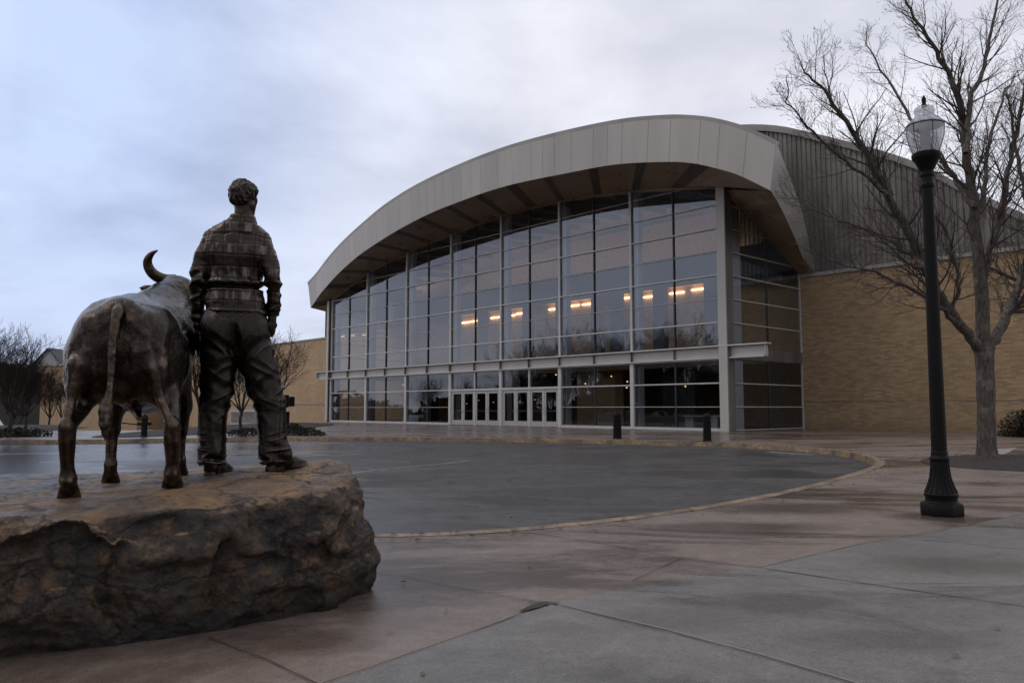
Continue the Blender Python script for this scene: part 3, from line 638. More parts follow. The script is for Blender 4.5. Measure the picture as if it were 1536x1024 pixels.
# ------------------------------------------------------------------ street lamp
lp = gz(1413, 772); LMP = empty('street_lamp', (lp[0], lp[1], 0)); tag(LMP, 'black cast iron lamp post with a clear ribbed acorn globe beside the tree', 'street lamp')
k = lp[1]/1200   # metres per pixel
mb = MB(); mb.lathe([(.225, 0), (.23, .02), (.23, .115), (.215, .135), (.185, .145)], 8); mb.lathe([(.18, .14), (.165, .16), (.165, .20), (.175, .215), (.178, .235), (.165, .25), (.13, .33), (.105, .42), (.095, .52), (.090, .60), (.10, .61), (.105, .63), (.095, .655), (.085, .67), (.088, .70), (.078, .725), (.075, .74)], 40)
for i in range(16):
    a = 2*math.pi*i/16; pr = [(.160, .25), (.128, .33), (.103, .42), (.093, .52), (.088, .60)]; mb.tube([(r*math.cos(a), r*math.sin(a), z) for r, z in pr], [.014, .013, .011, .009, .008], 6)
mb.build('base', M['black'], LMP, smooth=True, angle=35)
H0 = 1.2+(612-243)*k+.02   # height of the pole head
mb = MB(); mb.lathe([(.082, .73), (.078, 1.2), (.066, H0-.75), (.062, H0-.28), (.075, H0-.27), (.078, H0-.24), (.066, H0-.22), (.068, H0-.15), (.078, H0-.14), (.080, H0-.11), (.066, H0-.09), (.075, H0-.06)], 32); mb.build('pole', M['black'], LMP, smooth=True, angle=35)
mb = MB(); mb.lathe([(.06, H0-.09), (.085, H0-.05), (.12, H0+.03), (.15, H0+.07), (.158, H0+.09), (.158, H0+.125), (.14, H0+.14)], 32); mb.build('globe_cup', M['black'], LMP, smooth=True, angle=35)
m = NT('prismatic_glass'); gl = m.n.new('ShaderNodeBsdfGlossy'); gl.inputs['Roughness'].default_value = .18; tr = m.n.new('ShaderNodeBsdfTransparent'); tr.inputs[0].default_value = (.80, .81, .83, 1)
df = m.n.new('ShaderNodeBsdfTranslucent'); df.inputs[0].default_value = (.5, .5, .53, 1); d2 = m.n.new('ShaderNodeBsdfDiffuse'); d2.inputs[0].default_value = (.42, .42, .45, 1)
ms = [m.n.new('ShaderNodeMixShader') for _ in range(3)]
m.l.new(df.outputs[0], ms[0].inputs[1]); m.l.new(d2.outputs[0], ms[0].inputs[2]); ms[0].inputs[0].default_value = .6
m.val(m.ramp(m.noise(1, 2, .5, m.coord((1, 1, 3))), [(.3, .28), (.7, .46)]), ms[1].inputs[0]); m.l.new(tr.outputs[0], ms[1].inputs[1]); m.l.new(ms[0].outputs[0], ms[1].inputs[2])
ms[2].inputs[0].default_value = .16; m.l.new(ms[1].outputs[0], ms[2].inputs[1]); m.l.new(gl.outputs[0], ms[2].inputs[2]); m.l.new(ms[2].outputs[0], m.out.inputs[0]); M['prism'] = m.mat
g0 = H0+.135
prof = [(.135, 0), (.155, .06), (.185, .16), (.200, .25), (.203, .31), (.196, .335)]
mb = MB(); nseg = 72
b0 = []
for i, (r, z) in enumerate(prof):
    for j in range(nseg):
        a = 2*math.pi*j/nseg; rr = r*(1-.018*(math.cos(a*6+.4)**16)); mb.v.append((rr*math.cos(a), rr*math.sin(a), g0+z))
for i in range(len(prof)-1):
    for j in range(nseg): mb.f.append((i*nseg+j, i*nseg+(j+1) % nseg, (i+1)*nseg+(j+1) % nseg, (i+1)*nseg+j)); mb.m.append(0)
gb_ = mb.build('globe', M['prism'], LMP, smooth=True, angle=60)
mb = MB()
for j in range(6):
    a = 2*math.pi*(j+.5)/6-.07; mb.tube([((r+.002)*math.cos(a), (r+.002)*math.sin(a), g0+z) for r, z in prof], [.004]*len(prof), 5)
mb.lathe([(.204, .325), (.208, .332), (.204, .342)], 48, 0, (0, 0, g0)); mb.build('rib', M['steel_dk'], gb_, smooth=True)
mb = MB(); mb.lathe([(.200, .338), (.18, .375), (.145, .41), (.115, .435), (.100, .46), (.105, .49), (.112, .52), (.104, .545), (.07, .56), (.03, .565)], 48, 0, (0, 0, g0)); mb.build('globe_cap', M['prism'], LMP, smooth=True, angle=60)
mb = MB(); mb.lathe([(.03, .56), (.034, .58), (.02, .60), (.026, .63), (.024, .66), (.006, .70)], 16, 0, (0, 0, g0)); mb.build('finial', M['black'], LMP, smooth=True)
mb = MB(); mb.lathe([(.05, .0), (.05, .12), (.058, .13), (.058, .2), (.045, .27), (.01, .29)], 20, 0, (0, 0, g0)); mb.build('bulb', M['white_col'], LMP, smooth=True)
# ------------------------------------------------------------------ bollards
bo = empty('bollard', tuple(gz(926, 658))); tag(bo, 'black round-topped bollard by the kerb, the one nearer the entrance doors', 'bollard', 'bollards along the building kerb')
mb = MB(); mb.lathe([(.185, 0), (.185, .03), (.165, .05), (.155, .78), (.16, .80), (.145, .82), (.15, .85)], 28); mb.build('post', M['black'], bo, smooth=True, angle=35)
mb = MB(); mb.lathe([(.15, .85), (.155, .88), (.15, .95), (.125, 1.02), (.07, 1.065), (.01, 1.08)], 28); mb.build('cap', M['black'], bo, smooth=True)
mb = MB()
for a in (0.3, 1.9, 3.4, 5.0): mb.tube([(.14*math.cos(a), .14*math.sin(a), .90), (.20*math.cos(a), .20*math.sin(a), .90)], [.02, .018], 8)
mb.build('chain_eye', M['black'], bo, smooth=True)
b2 = copy_tree(bo); b2.location = tuple(gz(1061, 661.5)); b2.scale = (.9, .9, .95); b2['label'] = 'black round-topped bollard by the kerb in front of the last window before the corner column'
# ------------------------------------------------------------------ far left: buildings, sign, cabinet, van
def block(x0, x1, Y, ytop, ybot, dy): pass
fb = empty('brick_annex', tuple(atY(80, 640, 118))); tag(fb, 'pale brick flat-roofed annex standing behind the bull', 'building')
a = atY(63, 549, 118); b = atY(262, 549, 150); zt = a[2]
o = Vector(fb.location); mb = MB()
A_ = (a[0], a[1]); B_ = (b[0], b[1]); dx, dy = B_[0]-A_[0], B_[1]-A_[1]; ln = math.hypot(dx, dy); nx_, ny_ = dy/ln*16, -dx/ln*16
P4 = [A_, B_, (B_[0]+nx_, B_[1]+ny_), (A_[0]+nx_, A_[1]+ny_)]
mb.hexa([(p[0]-o.x, p[1]-o.y, -6-o.z) for p in P4]+[(p[0]-o.x, p[1]-o.y, zt-o.z) for p in P4]); mb.build('wall', M['brick_far'], fb)
mb = MB(); mb.hexa([(p[0]*1.0-o.x, p[1]-o.y-.2, zt-o.z) for p in P4]+[(p[0]-o.x, p[1]-o.y-.2, zt+.3-o.z) for p in P4]); mb.build('wall_coping', M['coping'], fb)
def gable_house(label, pxl, pxr, Y, yeave, yridge, ybase, mat_w, gabmat):
    a = atY(pxl, yeave, Y); b = atY(pxr, yeave, Y); r = atY((pxl+pxr)/2, yridge, Y); g_ = atY(pxl, ybase, Y)
    h = empty('gabled_house', (a[0], a[1], g_[2])); tag(h, label, 'house')
    w = b[0]-a[0]; he = a[2]-g_[2]; hr = r[2]-g_[2]; D = 14
    mb = MB(); mb.box(0, w, 0, D, -2, he); mb.tri((0, 0, he), (w, 0, he), (w/2, 0, hr), 1); mb.tri((0, D, he), (w/2, D, hr), (w, D, he), 1); mb.build('wall', [mat_w, gabmat], h)
    mb = MB(); e = .5
    for sx in (0, 1):
        x0 = -e if sx == 0 else w+e; z0 = he-e*(hr-he)/(w/2)
        mb.hexa([(x0, -e, z0), (w/2, -e, hr), (w/2, D+e, hr), (x0, D+e, z0), (x0, -e, z0+.25), (w/2, -e, hr+.25), (w/2, D+e, hr+.25), (x0, D+e, z0+.25)] if sx == 0 else [(w/2, -e, hr), (x0, -e, z0), (x0, D+e, z0), (w/2, D+e, hr), (w/2, -e, hr+.25), (x0, -e, z0+.25), (x0, D+e, z0+.25), (w/2, D+e, hr+.25)])
    mb.build('roof', M['darkroof'], h)
    for i in range(3):
        x = w*(.2+.3*i); mb = MB(); mb.box(x-.5, x+.5, -.06, -.01, he*.55, he*.55+1.6); mb.build('window', M['steel_dk'], h)
gable_house('dark slate roofed house with a pale gable, seen above the brick annex', 48, 96, 190, 549, 523, 640, M['darkwall'], M['palegable'])
gable_house('dark slate roofed house whose ridge touches the flank of the bull', 78, 150, 205, 545, 519, 640, M['darkwall'], M['darkwall'])
gable_house('dark low building behind the bare trees at the left edge', -60, 62, 130, 560, 545, 640, M['darkwall'], M['darkwall'])
# planting beds
def bed(px0, px1, y0, y1, h, label, shrubs=0, seed=0):
    a = gz(px0, y0); c = gz((px0+px1)/2, y1); cy = (a[1]+c[1])/2; ry = max(.8, abs(c[1]-a[1])/2); ym = 612+1.2/cy*1200; a = gz(px0, ym); b = gz(px1, ym); cx = (a[0]+b[0])/2; rx = abs(b[0]-a[0])/2
    mb = MB(); rr = random.Random(seed); nr, na = 8, 64
    for i in range(nr+1):
        for j in range(na):
            an = 2*math.pi*j/na; f = i/nr; w = 1+.05*math.sin(3*an+seed); mb.v.append((rx*f*w*math.cos(an), ry*f*w*math.sin(an), .008+h*(1-f**2.5)+(rr.uniform(-.02, .02) if 0 < f < 1 else 0)))
    for i in range(nr):
        for j in range(na): mb.f.append((i*na+j, (i+1)*na+j, (i+1)*na+(j+1) % na, i*na+(j+1) % na)); mb.m.append(0)
    o = mb.build('mulch_bed', M['mulch'], smooth=True); o.location = (cx, cy, 0); tag(o, label, 'planting bed'); return o
bed(292, 468, 656, 634, .18, 'dark mulch bed on the pavement behind the legs of the man statue', seed=1)
bed(-60, 56, 657, 641, .3, 'dark mulch bed under the bare trees at the left edge', seed=2)
bed(1384, 1800, 712, 684, .14, 'dark mulch bed around the trunk of the large tree by the lamp post', seed=3)
bed(1500, 1700, 658, 650, .12, 'dark mulch strip along the foot of the brick wall at the right edge', seed=5)
sheet('asphalt_path', [G(1494, 681), G(1520, 675.5), G(1700, 672), G(1900, 690), G(1536, 697)], .006, M['asphalt'])
sheet('pale_path', [G(1496, 673), G(1526, 671.8), G(1508, 681), G(1494, 682)], .010, M['joint_light'])
M['dead_leaf'] = simple('fallen_leaf', (.16, .10, .055), .8, 0, .4, 2)
lf_ = MB(); rr = random.Random(17)
def leaf_at(x, y, z):
    a = rr.uniform(0, 6.28); l = rr.uniform(.018, .04); c_, s_ = math.cos(a)*l, math.sin(a)*l; t_ = rr.uniform(.004, .016)
    lf_.quad((x-c_, y-s_, z+.002), (x+s_*.5, y-c_*.5, z+t_), (x+c_, y+s_, z+.004), (x-s_*.5, y+c_*.5, z+t_))
tb = gz(1481, 694)
for _ in range(420):
    a = rr.uniform(0, 6.28); d = abs(rr.gauss(0, 2.2))+.3; x_, y_ = tb[0]+d*math.cos(a)*1.4, tb[1]+d*math.sin(a)*.8; leaf_at(x_, y_, .15 if d < 1.2 else .03)
for _ in range(260):
    i = rr.randrange(40, len(kerb_line)-30); p = kerb_line[i]; leaf_at(p[0]+rr.gauss(.0, .25)+.1, p[1]-abs(rr.gauss(.25, .2)), .012)
for _ in range(10): p = G(rr.uniform(560, 1536), rr.uniform(700, 1020)); leaf_at(p[0], p[1], .012)
tag(lf_.build('fallen_leaves', M['dead_leaf']), 'scattered small dead leaves on the wet paving', 'leaves', kind='stuff')
# shrubs: leaf faces in a blob
M['leaf'] = simple('dark_evergreen_leaf', (.018, .018, .013), .7, 0, .5, 4, spec=.15)
def shrub_mesh(seed, w, h, n):
    rr = random.Random(seed); mb = MB()
    for _ in range(n):
        a = rr.uniform(0, 2*math.pi); f = rr.random()**.4; z = rr.random()
        r = w*f*math.sqrt(max(0, 1-(z*1.0)**3))*(1+.25*math.sin(3*a+seed)); p = Vector((r*math.cos(a), r*math.sin(a), z*h*(1+.2*math.sin(5*a))))
        d = Vector((rr.gauss(0, 1), rr.gauss(0, 1), rr.gauss(.3, 1))).normalized(); e = d.orthogonal().normalized(); l = rr.uniform(.04, .09)*max(.7, w)
        mb.quad(p-d*l-e*l*.35, p+e*l*.1-d*l*.2-e*l*.5, p+d*l, p-d*l*.1+e*l*.5)
    return mb
def shrub(px, py, w, h, n, label, seed, group=None):
    o = shrub_mesh(seed, w, h, n).build('shrub', M['leaf']); o.location = tuple(gz(px, py)); tag(o, label, 'shrub', group)
shrub(462, 653, .8, .3, 700, 'low dark shrub at the right end of the mulch bed behind the man statue', 3, 'low shrubs in the mulch beds')
shrub(436, 652, .9, .45, 900, 'taller dark shrub beside the sign post behind the man statue', 4, 'low shrubs in the mulch beds')
shrub(372, 653, .9, .28, 600, 'low dark shrub seen between the legs of the man statue', 5, 'low shrubs in the mulch beds')
shrub(1545, 655, .95, 1.0, 4200, 'dark evergreen shrub against the brick wall at the right edge', 6)
shrub(24, 655, 1.2, .32, 800, 'low dark shrub under the bare trees at the left edge', 7, 'low shrubs in the mulch beds')
# sign post with two dark panels
sg = empty('sign_post', tuple(gz(430, 642))); tag(sg, 'dark post with two square sign panels behind the calf of the man statue', 'sign')
k2 = gz(430, 642)[1]/1200
mb = MB(); mb.tube([(-.1, 0, 0), (-.1, 0, 1.9)], [.05, .05], 10); mb.box(-.35, .15, -.2, .2, 0, .12); mb.box(-.28, .12, -.15, .15, .12, 1.0); mb.build('post', M['black'], sg, bevel=.01)
mb = MB(); mb.box(-.42, .08, -.08, .1, 1.25, 2.0); mb.build('sign_panel', M['black'], sg, bevel=.03); mb = MB(); mb.box(.10, .42, -.02, .12, 1.3, 1.9); mb.build('sign_panel', M['black'], sg, bevel=.03)
uc = empty('utility_cabinet', tuple(gz(368, 636))); tag(uc, 'pale utility cabinet on the pavement between the legs of the man statue', 'cabinet')
mb = MB(); mb.box(-1.0, 1.0, -.4, .4, .12, .95); mb.box(-1.05, 1.05, -.45, .45, .95, 1.02); mb.box(-1.0, 1.0, -.4, .4, 0, .10); mb.build('housing', M['cab'], uc, bevel=.015)
mb = MB(); mb.box(-.95, -.02, -.425, -.402, .16, .9); mb.build('door', M['joint_light'], uc); mb = MB(); mb.box(.02, .95, -.425, -.402, .16, .9); mb.build('door', M['joint_light'], uc)
# fire hydrant / valve cluster behind the bull
vh = empty('fire_hydrant', tuple(gz(216, 655))); tag(vh, 'dark hydrant with side arm on the pavement, seen between the hind legs of the bull', 'hydrant')
mb = MB(); mb.lathe([(.16, 0), (.16, .06), (.12, .08), (.12, .7), (.15, .72), (.15, .78), (.11, .88), (.03, .95), (.03, 1.0)], 16); mb.build('barrel', M['black'], vh, smooth=True)
mb = MB(); mb.tube([(-.28, 0, .55), (.28, 0, .55)], [.06, .06], 12); mb.tube([(-1.3, 0, .62), (-.1, 0, .5)], [.025, .025], 8); mb.build('nozzle', M['black'], vh, smooth=True)
# white van at the left edge
vn = empty('white_van', (atY(9, 640, 70)[0]-2.45, 70, tz(-46, 70))); tag(vn, 'white van parked beyond the bare trees, cut by the left edge', 'van')
def van():
    prof = [(-2.4, .35), (-2.4, 1.95), (-2.2, 2.1), (.9, 2.1), (1.25, 2.0), (1.75, 1.25), (2.35, 1.05), (2.45, .8), (2.45, .35)]
    mb = MB(); n = len(prof)
    for y in (-.95, .95):
        for x, z in prof: mb.v.append((x, y*(1 if z < 1.3 else .9), z))
    mb.f.append(tuple(range(n))); mb.f.append(tuple(range(2*n-1, n-1, -1))); mb.m += [0, 0]
    for i in range(n): mb.f.append((i, (i+1) % n, n+(i+1) % n, n+i)[::-1]); mb.m.append(0)
    mb.build('body', M['cab'], vn, bevel=.05)
    for x0, x1 in ((-2.1, -.9), (-.8, .3)):
        mb = MB(); mb.hexa([(x0, -.965, 1.3), (x1, -.965, 1.3), (x1, -.94, 1.3), (x0, -.94, 1.3), (x0, -.905, 1.85), (x1, -.905, 1.85), (x1, -.88, 1.85), (x0, -.88, 1.85)]); mb.build('window', M['steel_dk'], vn)
    mb = MB(); mb.hexa([(.4, -.965, 1.3), (1.55, -.965, 1.3), (1.55, -.94, 1.3), (.4, -.94, 1.3), (.4, -.905, 1.85), (1.15, -.905, 1.85), (1.15, -.88, 1.85), (.4, -.88, 1.85)]); mb.build('window', M['steel_dk'], vn)
    for x in (-1.6, 1.6):
        for y in (-.9, .9):
            mb = MB(); mb.tube([(x, y-.1, .33), (x, y+.1, .33)], [.33, .33], 24); w = mb.build('wheel', M['black'], vn); mb = MB(); mb.tube([(x, y-.11, .33), (x, y+.11, .33)], [.18, .18], 16); mb.build('rim', M['steel_lt'], w)
van()
# ------------------------------------------------------------------ bare trees
def grow(mb_t, mb_c, rr, p, d, L, r, lvl, maxl, up=.12, wig=.16, nch=(4, 6), sides=(7, 5, 4, 3, 3), buds=0, rmin=.0021):
    n = max(3, int(6-lvl)); pts = [p.copy()]; rad = [r]; dd = d.copy()
    for i in range(n):
        dd = (dd+Vector((rr.gauss(0, wig), rr.gauss(0, wig), rr.gauss(up, wig*.6)))).normalized(); pts.append(pts[-1]+dd*L/n); rad.append(max(rmin, r*(1-.72*(i+1)/n)))
    tgt = mb_t if lvl < 1 else mb_c
    tgt.tube(pts, rad, sides[min(lvl, 4)], cap=False)
    if lvl >= maxl:
        if buds and rr.random() < buds:
            e = pts[-1]; mb_c.tube([e-dd*.01, e+dd*.01, e+dd*.03], [.003, .006, .002], 4, cap=False)
        return
    k = rr.randint(*nch)
    for j in range(k):
        t = .22+.75*(j+rr.random()*.7)/k; i = min(n-1, int(t*n)); f = t*n-i; q = pts[i].lerp(pts[i+1], f); base = (pts[i+1]-pts[i]).normalized()
        ax = base.orthogonal().normalized(); ax.rotate(Matrix.Rotation(rr.uniform(0, 2*math.pi), 3, base)); ang = rr.uniform(.5, .95)
        nd = (base*math.cos(ang)+ax*math.sin(ang)).normalized()
        rc = max(rmin, rad[i]*(.45 if lvl else .55)); grow(mb_t, mb_c, rr, q, nd, L*rr.uniform(.42, .66)*(1-.25*t), rc, lvl+1, maxl, up, wig, nch, sides, buds, rmin)
def along(mb_c, rr, pts, rad, k, Lr, lv, start=.2, nch=(4, 6), up=.1, buds=.25):
    for j in range(k):
        t = start+(1-start)*(j+rr.random())/k; x = t*(len(pts)-1); i = min(len(pts)-2, int(x)); q = pts[i].lerp(pts[i+1], x-i); base = (pts[i+1]-pts[i]).normalized(); r = rad[i]
        ax = base.orthogonal().normalized(); ax.rotate(Matrix.Rotation(rr.uniform(0, 2*math.pi), 3, base)); ang = rr.uniform(.45, 1.0)
        nd = (base*math.cos(ang)+ax*math.sin(ang)).normalized()
        grow(mb_c, mb_c, rr, q, nd, rr.uniform(*Lr)*(1.12-.70*t), min(.024, max(.0055, r*.36)), 1, 1+lv, up, .15, nch, buds=buds)
def tree_limbs(name, label, base, trunk_px, limbs, Y, seed, group=None, kscale=1.0):
    rr = random.Random(seed); root = empty(name, base); tag(root, label, 'tree', group); o = Vector(base); tm = MB(); cm = MB()
    def P(px, py, dy=0): return Vector(atY(px, py, Y+dy))-o
    pts = [P(*q[:2]) for q in trunk_px]; rad = [q[2]*Y/1200 for q in trunk_px]
    def sm(p, r):
        for _ in range(2):
            q = [p[0]]; s = [r[0]]
            for i in range(len(p)-1): q += [p[i].lerp(p[i+1], .25), p[i].lerp(p[i+1], .75)]; s += [r[i]*.75+r[i+1]*.25, r[i]*.25+r[i+1]*.75]
            p = q+[p[-1]]; r = s+[r[-1]]
        return p, r
    p, r = sm(pts, rad); r = [x*(1+.05*rr.uniform(-1, 1)) for x in r]; tm.tube(p, r, 18, m=0)
    for L in limbs:
        k = len(L['p']); d0, d1 = L['d']; pts = [P(x, y, d0+(d1-d0)*i/(k-1)) for i, (x, y, w) in enumerate(L['p'])]; rad = [w*.92*(Y+d0)/1200 for x, y, w in L['p']]
        p, r = sm(pts, rad); p = [v+Vector((rr.gauss(0, .018), rr.gauss(0, .018), rr.gauss(0, .018))) for v in p]; p[0] = pts[0]
        tm.tube(p, r, 10, cap=False); along(cm, rr, p, r, int(L['k']*1.2), L['L'], L.get('lv', 2), L.get('s', .2))
        grow(cm, cm, rr, p[-1], (p[-1]-p[-2]).normalized(), .5, r[-1], 1, 3, .1, .14, (3, 5), buds=.25)
    tm.build('trunk', M['bark'], root, smooth=True, angle=180); cm.build('crown', M['twig'], root)
    return root, len(cm.f)
Yt = gz(1481, 694)[1]
bt, nf = tree_limbs('bare_tree', 'large leafless tree with a forked trunk right of the lamp post', tuple(gz(1481, 694)),
    [(1481, 697, 20), (1480.5, 688, 16), (1480, 670, 13.5), (1479.5, 640, 12.8), (1479, 600, 12.3), (1478, 560, 12.2), (1476, 530, 13.5), (1475, 512, 13)],
    [dict(p=[(1474, 528, 8.5), (1455, 505, 8.2), (1430, 475, 8), (1408, 440, 7.8), (1388, 399, 7.4), (1358, 339, 6.6), (1323, 279, 5.4), (1306, 240, 4.5), (1272, 185, 3.4), (1242, 142, 2.5), (1206, 106, 1.2)], d=(0, -2.5), k=40, L=(1.0, 2.1), s=.30),
     dict(p=[(1476, 525, 11), (1474, 470, 10.4), (1469, 400, 9.6), (1463, 322, 8.2), (1454, 266, 6.8), (1448, 206, 5.8), (1439, 150, 4.8), (1418, 103, 3.8), (1396, 60, 3), (1366, 21, 2), (1348, -25, 1.2)], d=(0, -1), k=44, L=(1.0, 2.0), s=.28),
     dict(p=[(1448, 230, 4.5), (1452, 180, 4.4), (1456, 146, 4.2), (1474, 107, 3.4), (1486, 56, 2.6), (1497, 0, 1.8), (1502, -60, 1.2)], d=(-1, .5), k=26, L=(.9, 1.8), s=.1),
     dict(p=[(1480, 525, 9), (1497, 500, 8.4), (1512, 470, 7.6), (1528, 430, 7), (1552, 360, 6), (1580, 280, 4.6), (1600, 190, 3.2), (1615, 90, 2)], d=(0, 1.5), k=32, L=(1.2, 2.3), s=.2),
     dict(p=[(1461, 310, 5), (1442, 280, 4.4), (1415, 245, 3.8), (1385, 205, 3), (1355, 160, 2.4), (1325, 110, 1.8), (1298, 62, 1.0)], d=(-.5, 2), k=28, L=(.9, 1.7), s=.1),
     dict(p=[(1440, 488, 4.6), (1405, 455, 3.6), (1360, 428, 2.8), (1315, 410, 2.2), (1270, 398, 1.6), (1225, 380, 1)], d=(-.6, -2.2), k=24, L=(.8, 1.5), s=.15, lv=2),
     dict(p=[(1392, 405, 4.2), (1360, 375, 3.4), (1320, 355, 2.8), (1275, 335, 2.0), (1228, 318, 1.4), (1190, 296, .9)], d=(-1.2, .6), k=24, L=(.7, 1.4), s=.15, lv=2),
     dict(p=[(1330, 292, 3.4), (1295, 262, 2.8), (1255, 230, 2.2), (1215, 195, 1.6), (1178, 150, 1.0)], d=(-2, -3.2), k=24, L=(.7, 1.3), s=.1, lv=2),
     dict(p=[(1472, 440, 6.2), (1484, 380, 5.2), (1500, 320, 4.4), (1514, 250, 3.6), (1530, 170, 2.6), (1545, 90, 1.6)], d=(0, -2), k=30, L=(.9, 1.9), s=.2),
     dict(p=[(1466, 360, 4.8), (1478, 300, 4.2), (1476, 250, 3.4), (1490, 190, 2.6), (1510, 130, 1.6)], d=(0, 2.2), k=24, L=(.9, 1.7), s=.2),
     dict(p=[(1510, 472, 4), (1545, 440, 3.2), (1590, 420, 2.2)], d=(1, 0), k=10, L=(.9, 1.6), s=.1),
     dict(p=[(1425, 468, 3.6), (1440, 430, 3), (1432, 380, 2.6), (1410, 330, 2), (1380, 290, 1.4)], d=(-1, -1.6), k=22, L=(.8, 1.5), s=.1)],
    Yt, 21)
print('main tree faces', nf)
bt2, nf = tree_limbs('bare_tree', 'second leafless tree at the right edge, mostly out of frame behind the large one', tuple(gz(1640, 684)),
    [(1640, 688, 16), (1640, 660, 12), (1642, 600, 11), (1640, 540, 11)],
    [dict(p=[(1640, 540, 8), (1610, 480, 7), (1580, 420, 6), (1556, 360, 5), (1540, 300, 4), (1525, 230, 3), (1515, 160, 2)], d=(0, 1), k=30, L=(1.2, 2.4), s=.3),
     dict(p=[(1640, 540, 8), (1650, 430, 7), (1640, 320, 6), (1620, 220, 4), (1600, 120, 2)], d=(0, 0), k=20, L=(1.2, 2.4), s=.3),
     dict(p=[(1600, 465, 5), (1560, 440, 4), (1520, 415, 3), (1480, 400, 2)], d=(0, -1), k=16, L=(.9, 1.6), s=.2)], gz(1640, 684)[1], 33)
# procedural street trees (vase shape)
def street_tree(seed, H, r0, lv=3, nlimb=8, th=.24):
    rr = random.Random(seed); tm = MB(); cm = MB(); ht = H*th; pts = [Vector((0, 0, -.05)), Vector((0, 0, .2)), Vector((rr.uniform(-.08, .08), rr.uniform(-.08, .08), ht*.6)), Vector((rr.uniform(-.1, .1), 0, ht))]
    tm.tube(pts, [r0*1.4, r0, r0*.85, r0*.8], 10)
    for i in range(nlimb):
        a = 2*math.pi*i/nlimb+rr.uniform(-.3, .3); tilt = rr.uniform(.25, .8); d = Vector((math.cos(a)*math.sin(tilt), math.sin(a)*math.sin(tilt), math.cos(tilt)))
        grow(tm, cm, rr, pts[3]-Vector((0, 0, rr.uniform(0, ht*.25))), d, H*(1-th)*rr.uniform(.6, .85), r0*.5, 0, lv, .12, .13, (5, 7), (5, 3, 3, 3, 3), 0, .0065)
    return tm, cm
protos = []
for sd, H, r0 in ((1, 6.5, .11), (2, 7.5, .14), (5, 6.0, .10)):
    tm, cm = street_tree(sd, H, r0); a = tm.build('trunk', M['bark_far'], None, smooth=True, angle=180); b = cm.build('crown', M['twig_far'], None); protos.append((a.data, b.data)); bpy.data.objects.remove(a); bpy.data.objects.remove(b)
def st_tree(i, loc, sc, rz, label, group):
    r = empty('bare_tree', loc, rz); r.scale = (sc, sc, sc); tag(r, label, 'tree', group); link('trunk', protos[i][0], r); link('crown', protos[i][1], r); return r
gp = 'small bare trees on the far side of the road'
def gpt(px, py, z=0.0): return tuple(gz(px, py, z))
st_tree(0, gpt(361, 650), .72, .5, 'small bare tree standing between the legs of the man statue', gp)
st_tree(1, gpt(300, 652), .72, 1.5, 'small bare tree just left of the trouser legs of the man statue', gp)
st_tree(2, gpt(404, 644), 1.02, 2.5, 'small bare tree whose crown rises right of the hand of the man statue', gp)
st_tree(1, gpt(13, 655), .66, .2, 'leftmost dark bare tree in the bed at the left edge', gp)
st_tree(0, gpt(38, 652), .60, 3.1, 'dark bare tree standing right of the leftmost one in the same bed', gp)
st_tree(2, (atY(73, 648, 60)[0], 60, atY(73, 648, 60)[2]), .80, 1.1, 'thin bare tree against the pale brick annex', gp)
st_tree(0, (atY(92, 648, 66)[0], 66, atY(92, 648, 66)[2]), .85, 4.1, 'thin bare tree right beside the flank of the bull', gp)
st_tree(1, (atY(-35, 655, 38)[0], 38, -.1), .8, 5.1, 'bare tree cut by the left edge of the picture', gp)
st_tree(2, (atY(20, 650, 62)[0], 62, -.8), .95, 2.1, 'taller bare tree behind the leftmost pair', gp)
st_tree(1, (atY(30, 650, 52)[0], 52, -.6), .75, 3.3, 'bare tree behind the gap between the two left edge trees', gp)
# the tree belt across the street that the glass mirrors
rr = random.Random(99)
for i in range(40):
    y = -40+i*2.9+rr.uniform(-2, 2); x = -92+rr.uniform(-9, 9)
    if y > 62: continue
    st_tree(i % 3, (x, y, tz(x, y)), rr.uniform(1.8, 2.9), rr.uniform(0, 6), 'tall bare tree in the belt across the street mirrored in the glass front', 'tree belt mirrored in the glass')
sh = MB()
rr = random.Random(5)
for i in range(9000):
    y = rr.uniform(-45, 95); x = -98+rr.gauss(0, 4); h = 6+2*math.sin(y*.21)+rr.uniform(-1.5, 1.5); z = tz(x, y)+rr.random()**.7*h; l = rr.uniform(.5, 1.3)
    d = Vector((rr.gauss(0, 1), rr.gauss(0, 1), rr.gauss(0, 1))).normalized(); e = d.orthogonal().normalized(); p = Vector((x, y, z)); sh.quad(p-d*l, p-e*l*.6, p+d*l, p+e*l*.6)
tag(sh.build('distant_thicket', M['twig_far']), 'dark thicket beyond the street mirrored in the glass', 'thicket', kind='stuff')
